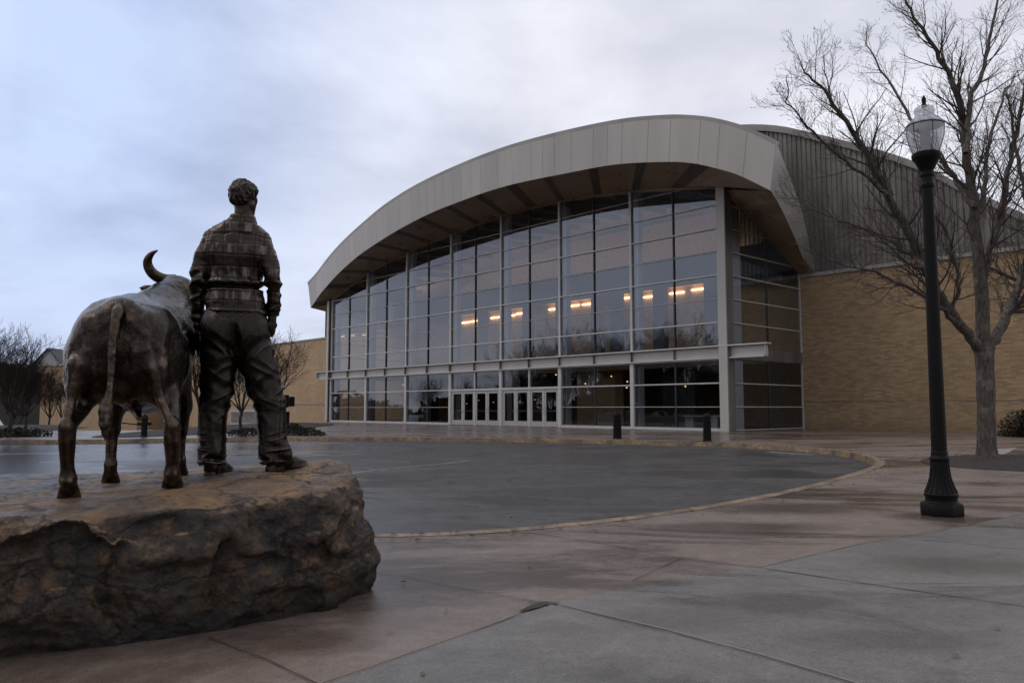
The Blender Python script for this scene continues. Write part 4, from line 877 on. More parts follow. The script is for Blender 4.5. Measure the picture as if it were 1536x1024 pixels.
# ------------------------------------------------------------------ signed distance toolkit -> continuous meshes
F32 = np.float32
class Field:
    def __init__(s, lo, hi, h):
        s.h = h; s.lo = np.array(lo, float); n = [int((b-a)/h)+2 for a, b in zip(lo, hi)]
        s.ax = [(s.lo[i]+h*np.arange(n[i])).astype(F32) for i in range(3)]
        s.X, s.Y, s.Z = np.meshgrid(*s.ax, indexing='ij', sparse=True); s.n = n
        s.D = np.full(n, 9., F32)
    def sm(s, d, k):
        if k <= 0: s.D = np.minimum(s.D, d)
        else:
            h = np.maximum(k-np.abs(s.D-d), 0)/k; s.D = np.minimum(s.D, d)-h*h*k*.25
    def sub(s, d, k=.01):
        a = s.D; b = -d; h = np.maximum(k-np.abs(a-b), 0)/k; s.D = np.maximum(a, b)+h*h*k*.25
    def cone(s, a, b, r0, r1, k=.03, flat=None):   # tapered capsule; flat squashes y
        s.sm(s.cone_d(a, b, r0, r1, flat), k)
    def cone_d(s, a, b, r0, r1, flat=None):
        a = np.array(a, F32); b = np.array(b, F32); d = b-a; L2 = float(d@d)+1e-9
        t = np.clip(((s.X-a[0])*d[0]+(s.Y-a[1])*d[1]+(s.Z-a[2])*d[2])/L2, 0, 1)
        px = s.X-a[0]-t*d[0]; py = s.Y-a[1]-t*d[1]; pz = s.Z-a[2]-t*d[2]
        if flat: px = px/flat[0]; py = py/flat[1]; pz = pz/(flat[2] if len(flat) > 2 else 1)
        return np.sqrt(px*px+py*py+pz*pz)-(r0+(r1-r0)*t)
    def ell_d(s, c, r, rot=None):
        x = s.X-c[0]; y = s.Y-c[1]; z = s.Z-c[2]
        if rot is not None:
            R = np.array(rot.transposed(), F32); x, y, z = R[0, 0]*x+R[0, 1]*y+R[0, 2]*z, R[1, 0]*x+R[1, 1]*y+R[1, 2]*z, R[2, 0]*x+R[2, 1]*y+R[2, 2]*z
        q = np.sqrt((x/r[0])**2+(y/r[1])**2+(z/r[2])**2); return (q-1)*min(r)*(.5+.5*1)
    def ell(s, c, r, k=.03, rot=None): s.sm(s.ell_d(c, r, rot), k)
    def chain(s, pts, rs, k=.03, flat=None):
        s.sm(np.minimum.reduce([s.cone_d(pts[i], pts[i+1], rs[i], rs[i+1], flat) for i in range(len(pts)-1)]), k)
def lattice(seed, n=32): return np.random.RandomState(seed).rand(n, n, n).astype(F32)*2-1
def vnoise(X, Y, Z, seed):
    T = lattice(seed); n = 32
    def prep(A): i = np.floor(A).astype(np.int32); f = A-i; return i % n, (i+1) % n, (f*f*(3-2*f)).astype(F32)
    x0, x1, fx = prep(X); y0, y1, fy = prep(Y); z0, z1, fz = prep(Z)
    a = T[x0, y0, z0]*(1-fx)+T[x1, y0, z0]*fx; b = T[x0, y1, z0]*(1-fx)+T[x1, y1, z0]*fx
    c = T[x0, y0, z1]*(1-fx)+T[x1, y0, z1]*fx; d = T[x0, y1, z1]*(1-fx)+T[x1, y1, z1]*fx
    return (a*(1-fy)+b*fy)*(1-fz)+(c*(1-fy)+d*fy)*fz
def vn(V, freq, seed, warp=None):     # noise at scattered points
    f = freq if hasattr(freq, '__len__') else (freq,)*3; return vnoise(V[:, 0]*f[0]+7.3, V[:, 1]*f[1]+3.1, V[:, 2]*f[2]+5.7, seed)
def nets(fd):
    D = fd.D; h = fd.h; S = D < 0; n = np.array(D.shape)-1
    c = [S[i:i+n[0], j:j+n[1], k:k+n[2]] for i in (0, 1) for j in (0, 1) for k in (0, 1)]
    cnt = sum(x.astype(np.int8) for x in c); act = (cnt > 0) & (cnt < 8); idx = np.argwhere(act)
    vid = np.full(n, -1, np.int32); vid[act] = np.arange(len(idx))
    P = np.zeros((len(idx), 3)); W = np.zeros(len(idx)); I, J, K = idx.T
    corners = [(0, 0, 0), (0, 0, 1), (0, 1, 0), (0, 1, 1), (1, 0, 0), (1, 0, 1), (1, 1, 0), (1, 1, 1)]
    for a in range(8):
        for b in range(a+1, 8):
            ca, cb = np.array(corners[a]), np.array(corners[b])
            if np.abs(ca-cb).sum() != 1: continue
            da = D[I+ca[0], J+ca[1], K+ca[2]]; db = D[I+cb[0], J+cb[1], K+cb[2]]; m = (da < 0) != (db < 0)
            t = np.where(m, da/np.where(m, da-db, 1), 0); P += m[:, None]*(ca+(cb-ca)*t[:, None]); W += m
    V = (P/np.maximum(W, 1)[:, None]+idx)*h+fd.lo
    faces = []
    for ax in range(3):
        o = [0, 0, 0]; o[ax] = 1; a = S[:S.shape[0]-o[0], :S.shape[1]-o[1], :S.shape[2]-o[2]]; b = S[o[0]:, o[1]:, o[2]:]
        e = np.argwhere(a != b); u, v = [(1, 2), (2, 0), (0, 1)][ax]
        e = e[(e[:, u] > 0) & (e[:, v] > 0) & (e[:, 0] < n[0]) & (e[:, 1] < n[1]) & (e[:, 2] < n[2])]
        def g(du, dv):
            q = e.copy(); q[:, u] -= du; q[:, v] -= dv; return vid[q[:, 0], q[:, 1], q[:, 2]]
        f = np.stack([g(1, 1), g(0, 1), g(0, 0), g(1, 0)], 1); fl = ~a[e[:, 0], e[:, 1], e[:, 2]]; f[fl] = f[fl][:, ::-1]; faces.append(f)
    Fc = np.concatenate(faces); Fc = Fc[(Fc >= 0).all(1)]
    return V, Fc
def vnormals(V, Fc):
    a = V[Fc[:, 2]]-V[Fc[:, 0]]; b = V[Fc[:, 3]]-V[Fc[:, 1]]; nn = np.cross(a, b); N_ = np.zeros_like(V)
    for i in range(4): np.add.at(N_, Fc[:, i], nn)
    return N_/(np.linalg.norm(N_, axis=1)[:, None]+1e-9)
def relax(V, Fc, it=1, lam=.5):
    for _ in range(it):
        A = np.zeros_like(V); c = np.zeros(len(V))
        for i in range(4):
            j = (i+1) % 4; np.add.at(A, Fc[:, i], V[Fc[:, j]]); np.add.at(A, Fc[:, j], V[Fc[:, i]]); np.add.at(c, Fc[:, i], 1); np.add.at(c, Fc[:, j], 1)
        V = V+lam*(A/np.maximum(c, 1)[:, None]-V)
    return V
def mesh_out(name, V, Fc, mat, parent=None):
    me = bpy.data.meshes.new(name); me.vertices.add(len(V)); me.vertices.foreach_set('co', V.astype(F32).ravel())
    me.loops.add(Fc.size); me.loops.foreach_set('vertex_index', Fc.astype(np.int32).ravel()); me.polygons.add(len(Fc)); me.polygons.foreach_set('loop_start', np.arange(0, Fc.size, 4, dtype=np.int32))
    me.polygons.foreach_set('loop_total', np.full(len(Fc), 4, np.int32)); me.polygons.foreach_set('use_smooth', np.ones(len(Fc), bool)); me.materials.append(mat); me.update(calc_edges=True); me.validate(); return link(name, me, parent)
def sdf_mesh(name, fd, mat, parent, disp=None, it=2):
    V, Fc = nets(fd); V = relax(V, Fc, it)
    if disp is not None: V = V+vnormals(V, Fc)*disp(V)[:, None]
    return mesh_out(name, V, Fc, mat, parent)
def ridge(V, R, freq, seed, sharp=1.0):   # drapery ridges: noise stretched along a direction
    Q = V @ np.array(R).T; n = vnoise(Q[:, 0]*freq[0]+5.1, Q[:, 1]*freq[1]+2.7, Q[:, 2]*freq[2]+8.3, seed); return 1-np.abs(n)*2*sharp
def rotm(ax, an): return np.array(Matrix.Rotation(an, 3, ax))
gs = lambda x, c, w: np.exp(-((x-c)/w)**2)
# ------------------------------------------------------------------ boulder
TOPC = []
for px, py, d in [(102, 748, 4.5), (257, 731, 4.7), (165, 724, 5.6), (268, 712, 5.7), (325, 712, 5.5), (405, 706, 5.6), (458, 693, 5.85), (0, 742, 4.9), (100, 736, 5.3), (230, 716, 6.0), (350, 703, 6.2), (460, 693.5, 6.2), (512, 696, 5.9),
                  (0, 785, 3.75), (60, 782, 3.85), (150, 779, 4.0), (300, 764, 4.3), (420, 746, 4.55), (520, 729, 4.9), (540, 722, 5.1), (-150, 800, 3.6), (-150, 745, 4.7), (480, 712, 5.3), (528, 708, 5.5), (552, 745, 5.25), (565, 765, 5.4)]:
    TOPC.append(atY(px, py, d))
TOPC = np.array(TOPC)
def rock_top(x, y):
    w = 0; s = 0
    for c in TOPC:
        k = 1/((x-c[0])**2+(y-c[1])**2+.01)**1.6; w = w+k; s = s+k*c[2]
    return s/w
fd = Field((-4.6, 3.3, -.08), (-.55, 7.0, .98), .0175)
x, y, z = fd.X, fd.Y, fd.Z
D = None
# side planes given by pairs of ground points (walk clockwise seen from above: outside on the left)
def gp2(px, py): p = gz(px, py); return (p[0], p[1])
ring = [(-4.5, 3.5), gp2(0, 984), gp2(150, 965), gp2(330, 943), gp2(498, 910), gp2(540, 884), (-1.13, 5.70), (-1.36, 6.2), (-1.80, 6.60), (-2.9, 6.5), (-4.4, 5.3)]
cx, cy = -2.6, 5.0
LZ = [(-400, .6), (0, .56), (60, .60), (110, .655), (135, .64), (160, .565), (200, .47), (240, .42), (300, .415), (340, .44), (370, .45), (400, .40), (440, .39), (470, .44), (492, .47), (505, .36), (540, .33), (575, .34), (620, .36), (760, .4)]
Vx = np.broadcast_to(x, fd.n); Vy = np.broadcast_to(y, fd.n); Vz = np.broadcast_to(z, fd.n)
n_a = vnoise(Vx*1.3+4, Vy*1.3, Vz*1.6, 3); n_b = vnoise(Vx*3.2, Vy*3.2+9, Vz*4.2, 4); n_c = vnoise(Vx*7.5, Vy*7.5+2, Vz*12, 6)
pxf = 768+1200*x[:, :, 0]/np.maximum(y[:, :, 0], .5); lip = np.interp(pxf, [q[0] for q in LZ], [q[1] for q in LZ])[:, :, None]+.018*n_b
side = None
for i in range(len(ring)):
    a, b = ring[i], ring[(i+1) % len(ring)]; ex, ey = b[0]-a[0], b[1]-a[1]; l = math.hypot(ex, ey); nx_, ny_ = ey/l, -ex/l
    if (cx-a[0])*nx_+(cy-a[1])*ny_ > 0: nx_, ny_ = -nx_, -ny_
    d_ = (x-a[0])*nx_+(y-a[1])*ny_
    side = d_ if side is None else np.maximum(side, d_)
tt = np.clip((Vz-lip)/(rock_top(x[:, :, 0], y[:, :, 0])[:, :, None]-lip+1e-3), 0, 1.2)
below = .03+.085*np.clip(Vz/.22, 0, 1)-.02*np.clip((Vz-.22)/.1, 0, 1)
notch = np.clip((lip-Vz)/.035, 0, 1)
lipo = np.interp(pxf, [0, 500, 545, 700], [.175, .165, .10, .09])[:, :, None]
o = np.where(Vz > lip, lipo-.12*tt, lipo*(1-notch)+(np.minimum(below, lipo)+.02*n_b)*notch)
strata = .010*np.sin(Vz*38+4*n_a+3*n_b+Vx*3)
side2 = side-o+.045*n_a+.030*n_b+.012*n_c+strata*.6
top = (z-rock_top(x[:, :, 0], y[:, :, 0])[:, :, None])*.92+.004*n_b+.003*n_c
k = .02; h_ = np.maximum(k-np.abs(side2-top), 0)/k; D = np.maximum(side2, top)+h_*h_*k*.25
# broken facets along the edges
for px, py, d, nv, rad_ in [(180, 785, 4.0, (-.1, -.7, .7), .30), (75, 800, 3.75, (.1, -.55, .83), .30), (300, 800, 4.15, (.15, -.93, .35), .40), (455, 760, 4.5, (.2, -.86, .46), .36), (520, 742, 4.85, (.35, -.5, .8), .22), (556, 752, 5.15, (.86, -.1, .5), .30), (522, 830, 4.8, (.55, -.83, -.05), .42), (410, 862, 4.45, (.1, -.97, -.2), .34), (255, 890, 4.15, (-.15, -.97, -.12), .36), (90, 880, 3.75, (.2, -.95, -.2), .36)]:
    c = atY(px, py, d); nv = np.array(nv)/np.linalg.norm(nv)
    p_ = (x-c[0])*nv[0]+(y-c[1])*nv[1]+(z-c[2])*nv[2]+.012*n_b+.006*n_c; dist = np.sqrt((x-c[0])**2+(y-c[1])**2+(z-c[2])**2)
    D = np.maximum(D, np.minimum(p_, (rad_-dist)*.9))
fd.D = np.maximum(D, -(z+.06)).astype(F32)
def rdisp(V):
    Vq = V+.04*np.stack([vn(V, 5, 16), vn(V, 5, 17), vn(V, 5, 18)], 1)
    r1 = ridge(Vq, rotm('X', .3), (4, 4, 9), 11); r2 = ridge(Vq, rotm('Y', .2), (9, 9, 22), 12); f = np.clip((V[:, 2]-rock_top(V[:, 0], V[:, 1])+.05)/.03, 0, 1)
    hsh = np.floor(vn(Vq, 5.5, 19)*5)/5    # stepped breaks
    d = .014*r1+.009*r2+.028*hsh+.016*np.floor(vn(Vq, (9, 9, 14), 29)*4)/4+.006*vn(V, 18, 13)+.006*vn(V, 38, 14)
    st = np.floor(vn(Vq, (3, 3, 3), 20)*4)/4
    return d*(1-.85*f)+(.005*vn(V, 12, 15)+.016*st+.003*vn(V, 30, 25))*f
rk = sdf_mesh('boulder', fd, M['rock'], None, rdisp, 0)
tag(rk, 'huge rough brown and black boulder carrying the bronze man and bull', 'boulder')
# ------------------------------------------------------------------ bull statue
BO = np.array([-2.25, 4.6, 0]); bz = .70
bull = empty('bull_statue', (BO[0], BO[1], bz), math.atan2(.308, .951)); tag(bull, 'bronze longhorn-like bull statue seen from behind on the boulder, left of the man', 'statue')
bull['label'] = 'bronze horned bull statue seen from behind on the boulder, left of the man'
def tobull(px, py, Y):
    p = atY(px, py, Y)-np.array([BO[0], BO[1], bz]); r = np.array([.951, .308]); f = np.array([-.308, .951]); return (float(p[0]*r[0]+p[1]*r[1]), float(p[0]*f[0]+p[1]*f[1]), float(p[2]))
def hoofz(px, py, Y): return float(atY(px, py, Y)[2]-bz)
fd = Field((-.55, -.50, -.06), (.60, 2.15, 1.58), .0125)
F = fd
# trunk
F.ell((.01, .17, .875), (.262, .34, .275), 0); F.ell((.035, .62, .82), (.288, .62, .325), .12); F.ell((.01, 1.10, .86), (.27, .36, .40), .12)
F.ell((-.145, .10, .82), (.135, .25, .29), .07); F.ell((.155, .10, .82), (.135, .25, .29), .07)
F.cone((0, -.08, 1.06), (0, .35, 1.085), .06, .07, .10); F.cone((0, .35, 1.10), (0, .95, 1.12), .08, .09, .12); F.cone((0, .9, 1.12), (.02, 1.2, 1.16), .10, .13, .12)
F.ell((-.19, .26, 1.02), (.06, .09, .045), .06); F.ell((.20, .26, 1.02), (.06, .09, .045), .06)      # hook bones
F.ell((-.10, -.09, .985), (.05, .05, .04), .08); F.ell((.10, -.09, .985), (.05, .05, .04), .08)        # pin bones
F.ell((-.20, 1.08, .90), (.08, .24, .30), .06); F.ell((.22, 1.08, .92), (.09, .24, .30), .06)
# neck, dewlap, head (turned to the right towards the man)
F.cone((.01, 1.12, 1.00), (.12, 1.42, 1.24), .26, .175, .12); F.cone((.02, 1.2, 1.22), (.14, 1.46, 1.40), .13, .11, .08)
F.cone((.02, 1.35, .80), (.16, 1.55, 1.05), .10, .09, .12)
F.ell((.155, 1.50, 1.36), (.125, .13, .115), .08); F.cone((.17, 1.52, 1.33), (.36, 1.80, 1.06), .115, .075, .06); F.ell((.375, 1.83, 1.04), (.075, .075, .06), .03)
F.cone((.20, 1.50, 1.22), (.32, 1.72, 1.05), .075, .055, .05)
for sgn in (-1, 1):   # brow and eye
    c = Vector((.165, 1.5, 1.36)); ax = Vector((math.cos(.6), -math.sin(.6), 0)); fwd = Vector((math.sin(.6), math.cos(.6), -.5)).normalized(); e = c+ax*sgn*.10+fwd*.10; F.ell(tuple(e), (.03, .03, .025), .02)
# belly line, sheath
F.cone((0, .55, .53), (.02, .30, .56), .05, .03, .05); F.cone((.03, .42, .50), (.07, .30, .44), .035, .022, .03); F.ell((0, .02, .62), (.08, .09, .10), .04)
# legs
def hoof(off, hz):
    for s2 in (-1, 1):
        c1 = F.cone_d((off[0]+s2*.022, off[1]+.005, .075+hz), (off[0]+s2*.030, off[1]+.035, -.01+hz), .024, .037)
        c1 = np.maximum(c1, hz-.006-F.Z); F.sm(c1, .006)
def hind(sx, off, hz):
    x0 = sx*.20
    F.chain([(sx*.165, .12, .80), (sx*.215, .25, .62)], [.145, .100], .07)
    F.chain([(sx*.205, .18, .68), (off[0]-sx*.025, .04, .50), (off[0], off[1]-.085, .395)], [.105, .060, .040], .04)
    F.chain([(sx*.20, -.12, .74), (sx*.225, -.10, .56), (off[0], off[1]-.135, .41)], [.050, .024, .022], .035)      # tendon down to the hock
    F.chain([(off[0], off[1]-.115, .40), (off[0], off[1]-.10, .33), (off[0], off[1]-.05, .20), (off[0], off[1]-.025, .12)], [.042, .046, .037, .037], .03)
    F.ell((off[0], off[1]-.02, .105+hz*.5), (.045, .050, .045), .03); F.cone((off[0], off[1]-.01, .09), (off[0], off[1]+.012, .06+hz), .038, .040, .015)
    hoof(off, hz)
    F.ell((off[0]-.02, off[1]-.07, .10+hz*.5), (.013, .014, .018), .006); F.ell((off[0]+.02, off[1]-.07, .10+hz*.5), (.013, .014, .018), .006)
def fore(sx, off, hz):
    F.chain([(sx*.19, 1.02, .70), (off[0], off[1]-.03, .50), (off[0], off[1], .37)], [.12, .075, .052], .06)
    F.ell((off[0], off[1]+.005, .355), (.052, .055, .06), .02); F.chain([(off[0], off[1], .35), (off[0], off[1]+.0, .13)], [.042, .035], .02)
    F.ell((off[0], off[1], .11+hz*.5), (.043, .046, .045), .03); F.cone((off[0], off[1]+.0, .09), (off[0], off[1]+.012, .06+hz), .036, .038, .015)
    hoof(off, hz)
a = tobull(102, 744, 4.5); b = tobull(258, 728, 4.7); c = tobull(165, 722, 5.6); d_ = tobull(268, 709, 5.7)
print('hooves', a, b, c, d_)
hind(-1, (a[0], a[1]), hoofz(102, 748, 4.5)); hind(1, (b[0], b[1]), hoofz(257, 731, 4.7)); fore(-1, (c[0], c[1]), hoofz(165, 724, 5.6)); fore(1, (d_[0], d_[1]), hoofz(268, 712, 5.7))
# anus groove between the buttocks
F.sub(F.cone_d((.045, -.235, .98), (.03, -.17, .66), .030, .035), .04); F.sub(F.cone_d((-.07, -.225, .95), (-.06, -.17, .70), .018, .02), .04)
def bdisp(V):
    X, Y, Z = V.T; body = np.clip((Z-.45)/.15, 0, 1)
    ribs = .006*np.sin(Y*34+2*Z)*gs(Y, .65, .22)*gs(Z, .85, .22)*np.clip(np.abs(X)/.25, 0, 1)
    d = .013*vn(V, (5, 3.5, 5), 21)*body+.006*vn(V, (12, 9, 12), 22)+.0035*ridge(V, rotm('X', .4), (14, 4, 9), 27)*body+.0022*vn(V, (36, 18, 30), 23)
    folds = .011*np.sin((X*.9+Z*1.0)*55+3*vn(V, 5, 24))*gs(Z, 1.14, .14)*gs(Y, 1.28, .16)*np.clip(X/.1, 0, 1)   # neck wrinkles
    musc = (-.010*np.exp(-((np.abs(X)-.20+.25*(Z-.80))/.018)**2)+.012*np.exp(-((np.abs(X)-.245+.25*(Z-.80))/.022)**2))*gs(Z, .74, .16)*np.clip((.1-Y)/.1, 0, 1)
    curls = .007*np.abs(vn(V, (26, 26, 9), 26))*gs(Z, 1.35, .16)*(Y > 1.25)
    tend = .004*np.sin(X*160)*np.clip((.4-Z)/.1, 0, 1)*np.clip((Z-.14)/.05, 0, 1)
    leg = np.clip((Z-.40)/.12, 0, 1); return d*(.25+.75*leg)+ribs+folds+musc+curls+tend*.6
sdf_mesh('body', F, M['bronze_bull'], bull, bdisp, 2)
# tail
fd = Field((-.16, -.50, .22), (.12, .10, 1.22), .009)
fd.chain([(0, .08, 1.085), (0, -.07, 1.085), (-.005, -.16, 1.04), (-.015, -.195, .93), (-.02, -.205, .80), (-.02, -.20, .64), (-.025, -.21, .54)], [.030, .036, .033, .028, .024, .021, .022], .03)
fd.chain([(-.025, -.21, .56), (-.035, -.22, .49), (-.035, -.225, .42), (-.030, -.22, .33)], [.022, .036, .033, .006], .02)
def tdisp(V): return .007*np.abs(vn(V, (55, 55, 9), 31))*np.clip((.56-V[:, 2])/.05, 0, 1)+.0015*vn(V, (20, 20, 28), 33)+.002*vn(V, 45, 32)
sdf_mesh('tail', fd, M['bronze_bull'], bull, tdisp, 2)
def horn(P, R):
    mb = MB(); pts = [Vector(p) for p in P]
    for _ in range(3):
        q = [pts[0]]; r = [R[0]]
        for i in range(len(pts)-1): q += [pts[i].lerp(pts[i+1], .25), pts[i].lerp(pts[i+1], .75)]; r += [R[i]*.75+R[i+1]*.25, R[i]*.25+R[i+1]*.75]
        pts = q+[pts[-1]]; R = r+[R[-1]]
    mb.tube(pts, R, 20); mb.build('horn', M['bronze_bull'], bull, smooth=True, angle=180)
H = [tobull(*q) for q in [(262, 421, 6.12), (246, 420, 6.06), (228, 411, 6.0), (219.5, 394, 5.96), (226, 381, 5.93), (236.5, 375.5, 5.92)]]
print('horn', H); horn(H, [.050, .044, .040, .034, .022, .005])
horn([(.24, 1.50, 1.42), (.38, 1.52, 1.43), (.47, 1.50, 1.50), (.46, 1.46, 1.60), (.40, 1.44, 1.66)], [.048, .042, .034, .02, .005])
for nm, A in (('l', [tobull(250, 432, 6.06), tobull(232, 433, 6.0), tobull(219, 433, 5.97), tobull(210, 431.5, 5.95)]), ('r', [(.27, 1.48, 1.36), (.33, 1.48, 1.35), (.40, 1.46, 1.34), (.46, 1.45, 1.33)])):
    fd = Field(tuple(np.min(A, 0)-.07), tuple(np.max(A, 0)+.07), .006)
    for i in range(3): fd.cone(A[i], A[i+1], [.020, .040, .038][i], [.040, .038, .008][i], .01, (1, .6, .70))
    sdf_mesh('ear', fd, M['bronze_bull'], bull, None, 1)
# ------------------------------------------------------------------ man statue
MO = (-1.88, 5.55, .75); man = empty('man_statue', MO, math.atan2(.2, .98)*1.0)
tag(man, 'bronze statue of a standing man in a checked shirt and creased trousers, back to us', 'statue')
# body: one continuous surface
HC = Vector((-.012, 0, 1.945)); FD = Vector((.46, .885, -.03)).normalized(); SD = Vector((.885, -.46, 0)).normalized(); UPV = Vector((0, 0, 1))
def hp(s_, f_, u_): v = HC+SD*s_+FD*f_+UPV*u_; return (v.x, v.y, v.z)
fd = Field((-.46, -.24, -.02), (.56, .42, 2.10), .0085)
fd.chain([(-.055, 0, 1.0), (-.06, 0, 1.3), (-.055, 0, 1.5)], [.12, .11, .12], .05, (1.3, .8)); fd.cone((-.2, 0, 1.62), (.10, 0, 1.62), .06, .06, .05)
fd.chain([(-.015, -.012, 1.66), (-.012, .0, 1.86)], [.072, .062], .05)
fd.chain([(-.225, 0, 1.6), (-.298, -.02, 1.36), (-.304, .08, 1.13), (-.312, .10, 1.08)], [.05, .042, .030, .028], .02); fd.chain([(.14, 0, 1.6), (.205, -.06, 1.36), (.198, .04, 1.13), (.192, .05, 1.08)], [.05, .042, .031, .028], .02)
fd.chain([(-.12, 0, .92), (-.165, 0, .5), (-.17, -.01, .1), (-.165, -.02, .06)], [.09, .06, .045, .045], .03); fd.chain([(.05, 0, .92), (.19, .03, .5), (.235, .0, .1), (.235, -.01, .07)], [.09, .06, .045, .045], .03)
sdf_lo = fd
fd.cone((-.165, -.02, .045), (-.10, .15, .035), .035, .03, .02); fd.cone((.235, -.01, .06), (.35, .08, .055), .035, .03, .02)
# head
Rh = Matrix(((SD.x, FD.x, 0), (SD.y, FD.y, 0), (0, 0, 1)))
fd.ell(hp(0, -.012, .012), (.078, .098, .092), .03, Rh); fd.ell(hp(0, .035, -.055), (.062, .065, .075), .03, Rh); fd.cone(hp(0, .07, -.115), hp(0, .083, -.118), .026, .022, .025)
fd.cone(hp(-.055, .0, -.07), hp(0, .07, -.11), .022, .022, .025); fd.cone(hp(.055, .0, -.07), hp(0, .07, -.11), .022, .022, .025)
fd.cone(hp(-.035, .075, .025), hp(.035, .075, .025), .018, .018, .02)      # brow
fd.cone(hp(0, .088, .012), hp(0, .112, -.03), .011, .016, .012); fd.ell(hp(-.012, .100, -.034), (.009, .01, .008), .008); fd.ell(hp(.012, .100, -.034), (.009, .01, .008), .008)
fd.cone(hp(-.018, .090, -.066), hp(.018, .090, -.066), .008, .008, .008); fd.cone(hp(-.015, .089, -.078), hp(.015, .089, -.078), .008, .008, .008)
for sg_ in (-1, 1):
    fd.sub(fd.ell_d(hp(sg_*.032, .098, .0), (.017, .016, .012)), .012); fd.ell(hp(sg_*.031, .078, 0), (.013, .014, .012), .004)
    fd.cone(hp(sg_*.05, .05, -.02), hp(sg_*.04, .07, -.03), .02, .015, .02)
    fd.cone(hp(sg_*.080, -.005, .022), hp(sg_*.082, -.004, -.022), .015, .011, .008, (.7, 1)); fd.sub(fd.ell_d(hp(sg_*.096, .0, .006), (.008, .010, .016)), .006)
# hands: palm, five fingers each
def hand(wr, pd, sd, nd, curl, thumb_side):
    wr, pd, sd, nd = map(Vector, (wr, pd, sd, nd)); pd.normalize(); sd.normalize(); nd.normalize()
    pc = wr+pd*.05; fd.cone(tuple(wr), tuple(pc+pd*.02), .026, .032, .015); fd.cone(tuple(pc-sd*.022), tuple(pc+sd*.022), .022, .022, .015)
    ln = [.075, .085, .080, .062]
    for i in range(4):
        b_ = pc+pd*.035+sd*(.031-.0205*i)*thumb_side; dd_ = pd.copy(); p0 = b_; c_ = curl*(1+.12*i)
        for s_, (fr, r_) in enumerate(((.45, .0098), (.32, .0088), (.23, .0078))):
            dd_ = (Matrix.Rotation(c_*(.7 if s_ == 0 else 1.0), 3, sd*1.0) @ dd_).normalized(); 
            if dd_.dot(nd) < -.99: break
            p1 = p0+dd_*ln[i]*fr*1.05; fd.cone(tuple(p0), tuple(p1), r_, r_-.0008, .003); p0 = p1
    t0 = pc-pd*.012+sd*.028*thumb_side; t1 = t0+(pd*.6+sd*.7*thumb_side+nd*.3).normalized()*.035; t2 = t1+(pd*.9+nd*.4).normalized()*.032
    fd.cone(tuple(t0), tuple(t1), .013, .0115, .008); fd.cone(tuple(t1), tuple(t2), .0112, .0095, .004)
hand((-.312, .10, 1.085), (.05, .25, -1), (.25, .95, .2), (1, -.2, 0), -.35, 1)
hand((.196, .045, 1.085), (-.12, .12, -1), (.75, .5, 0), (-.4, .8, 0), .30, -1)
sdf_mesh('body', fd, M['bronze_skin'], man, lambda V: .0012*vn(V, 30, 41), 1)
# hair
fd = Field((-.16, -.16, 1.80), (.14, .16, 2.09), .0048)
fd.ell(hp(0, -.012, .022), (.086, .104, .086), 0, Rh); fd.ell(hp(0, -.055, -.03), (.072, .055, .055), .02, Rh)
fd.cone(hp(-.083, .02, .03), hp(-.082, .022, -.015), .012, .007, .01); fd.cone(hp(.083, .02, .03), hp(.082, .022, -.015), .012, .007, .01)
fd.cone(hp(-.04, .060, .062), hp(.045, .060, .065), .018, .020, .02)
f_ = (fd.X-HC.x)*FD.x+(fd.Y-HC.y)*FD.y; u_ = fd.Z-HC.z; s_ = (fd.X-HC.x)*SD.x+(fd.Y-HC.y)*SD.y
fd.D = np.maximum(fd.D, np.minimum(f_-.045, .045-u_)); fd.D = np.maximum(fd.D, -(u_+.085)); fd.sub(fd.ell_d(hp(.088, .0, -.01), (.022, .022, .034)), .008); fd.sub(fd.ell_d(hp(-.088, .0, -.01), (.022, .022, .034)), .008)
def hdisp(V):
    w = vn(V, 14, 52)
    Vw = V+.012*np.stack([w, vn(V, 14, 54), vn(V, 14, 55)], 1); return .0075*ridge(Vw, rotm('Y', .5), (38, 22, 16), 52)+.004*ridge(Vw, rotm('Y', -.4), (60, 40, 30), 53)+.003*vn(V, 50, 51)
sdf_mesh('hair', fd, M['bronze_hair'], man, hdisp, 1)
# shirt
fd = Field((-.46, -.25, 1.04), (.36, .26, 1.84), .0062)
fd.ell((-.055, .0, 1.50), (.180, .125, .25), 0); fd.cone((-.19, -.01, 1.62), (.085, -.01, 1.62), .080, .080, .05, (1, 1)); fd.cone((-.16, -.045, 1.52), (.05, -.045, 1.52), .10, .10, .06)
fd.chain([(-.15, -.015, 1.655), (-.03, -.02, 1.735)], [.06, .065], .04); fd.chain([(.06, -.015, 1.655), (-.01, -.02, 1.735)], [.06, .065], .04)
fd.ell((-.06, .0, 1.36), (.176, .122, .16), .05); fd.cone((-.058, 0, 1.275), (-.053, 0, 1.20), .128, .135, .02, (1.44, .92)); fd.cone((-.053, 0, 1.20), (-.050, 0, 1.06), .135, .152, .02, (1.38, .93))
fd.chain([(-.215, -.005, 1.615), (-.268, -.03, 1.49), (-.296, -.03, 1.36), (-.300, .03, 1.24), (-.304, .08, 1.125), (-.306, .09, 1.06)], [.062, .054, .046, .044, .040, .041], .03)
fd.chain([(.120, -.005, 1.615), (.172, -.05, 1.49), (.204, -.07, 1.36), (.208, -.01, 1.25), (.200, .035, 1.15), (.198, .045, 1.12)], [.066, .057, .050, .046, .042, .041], .03)
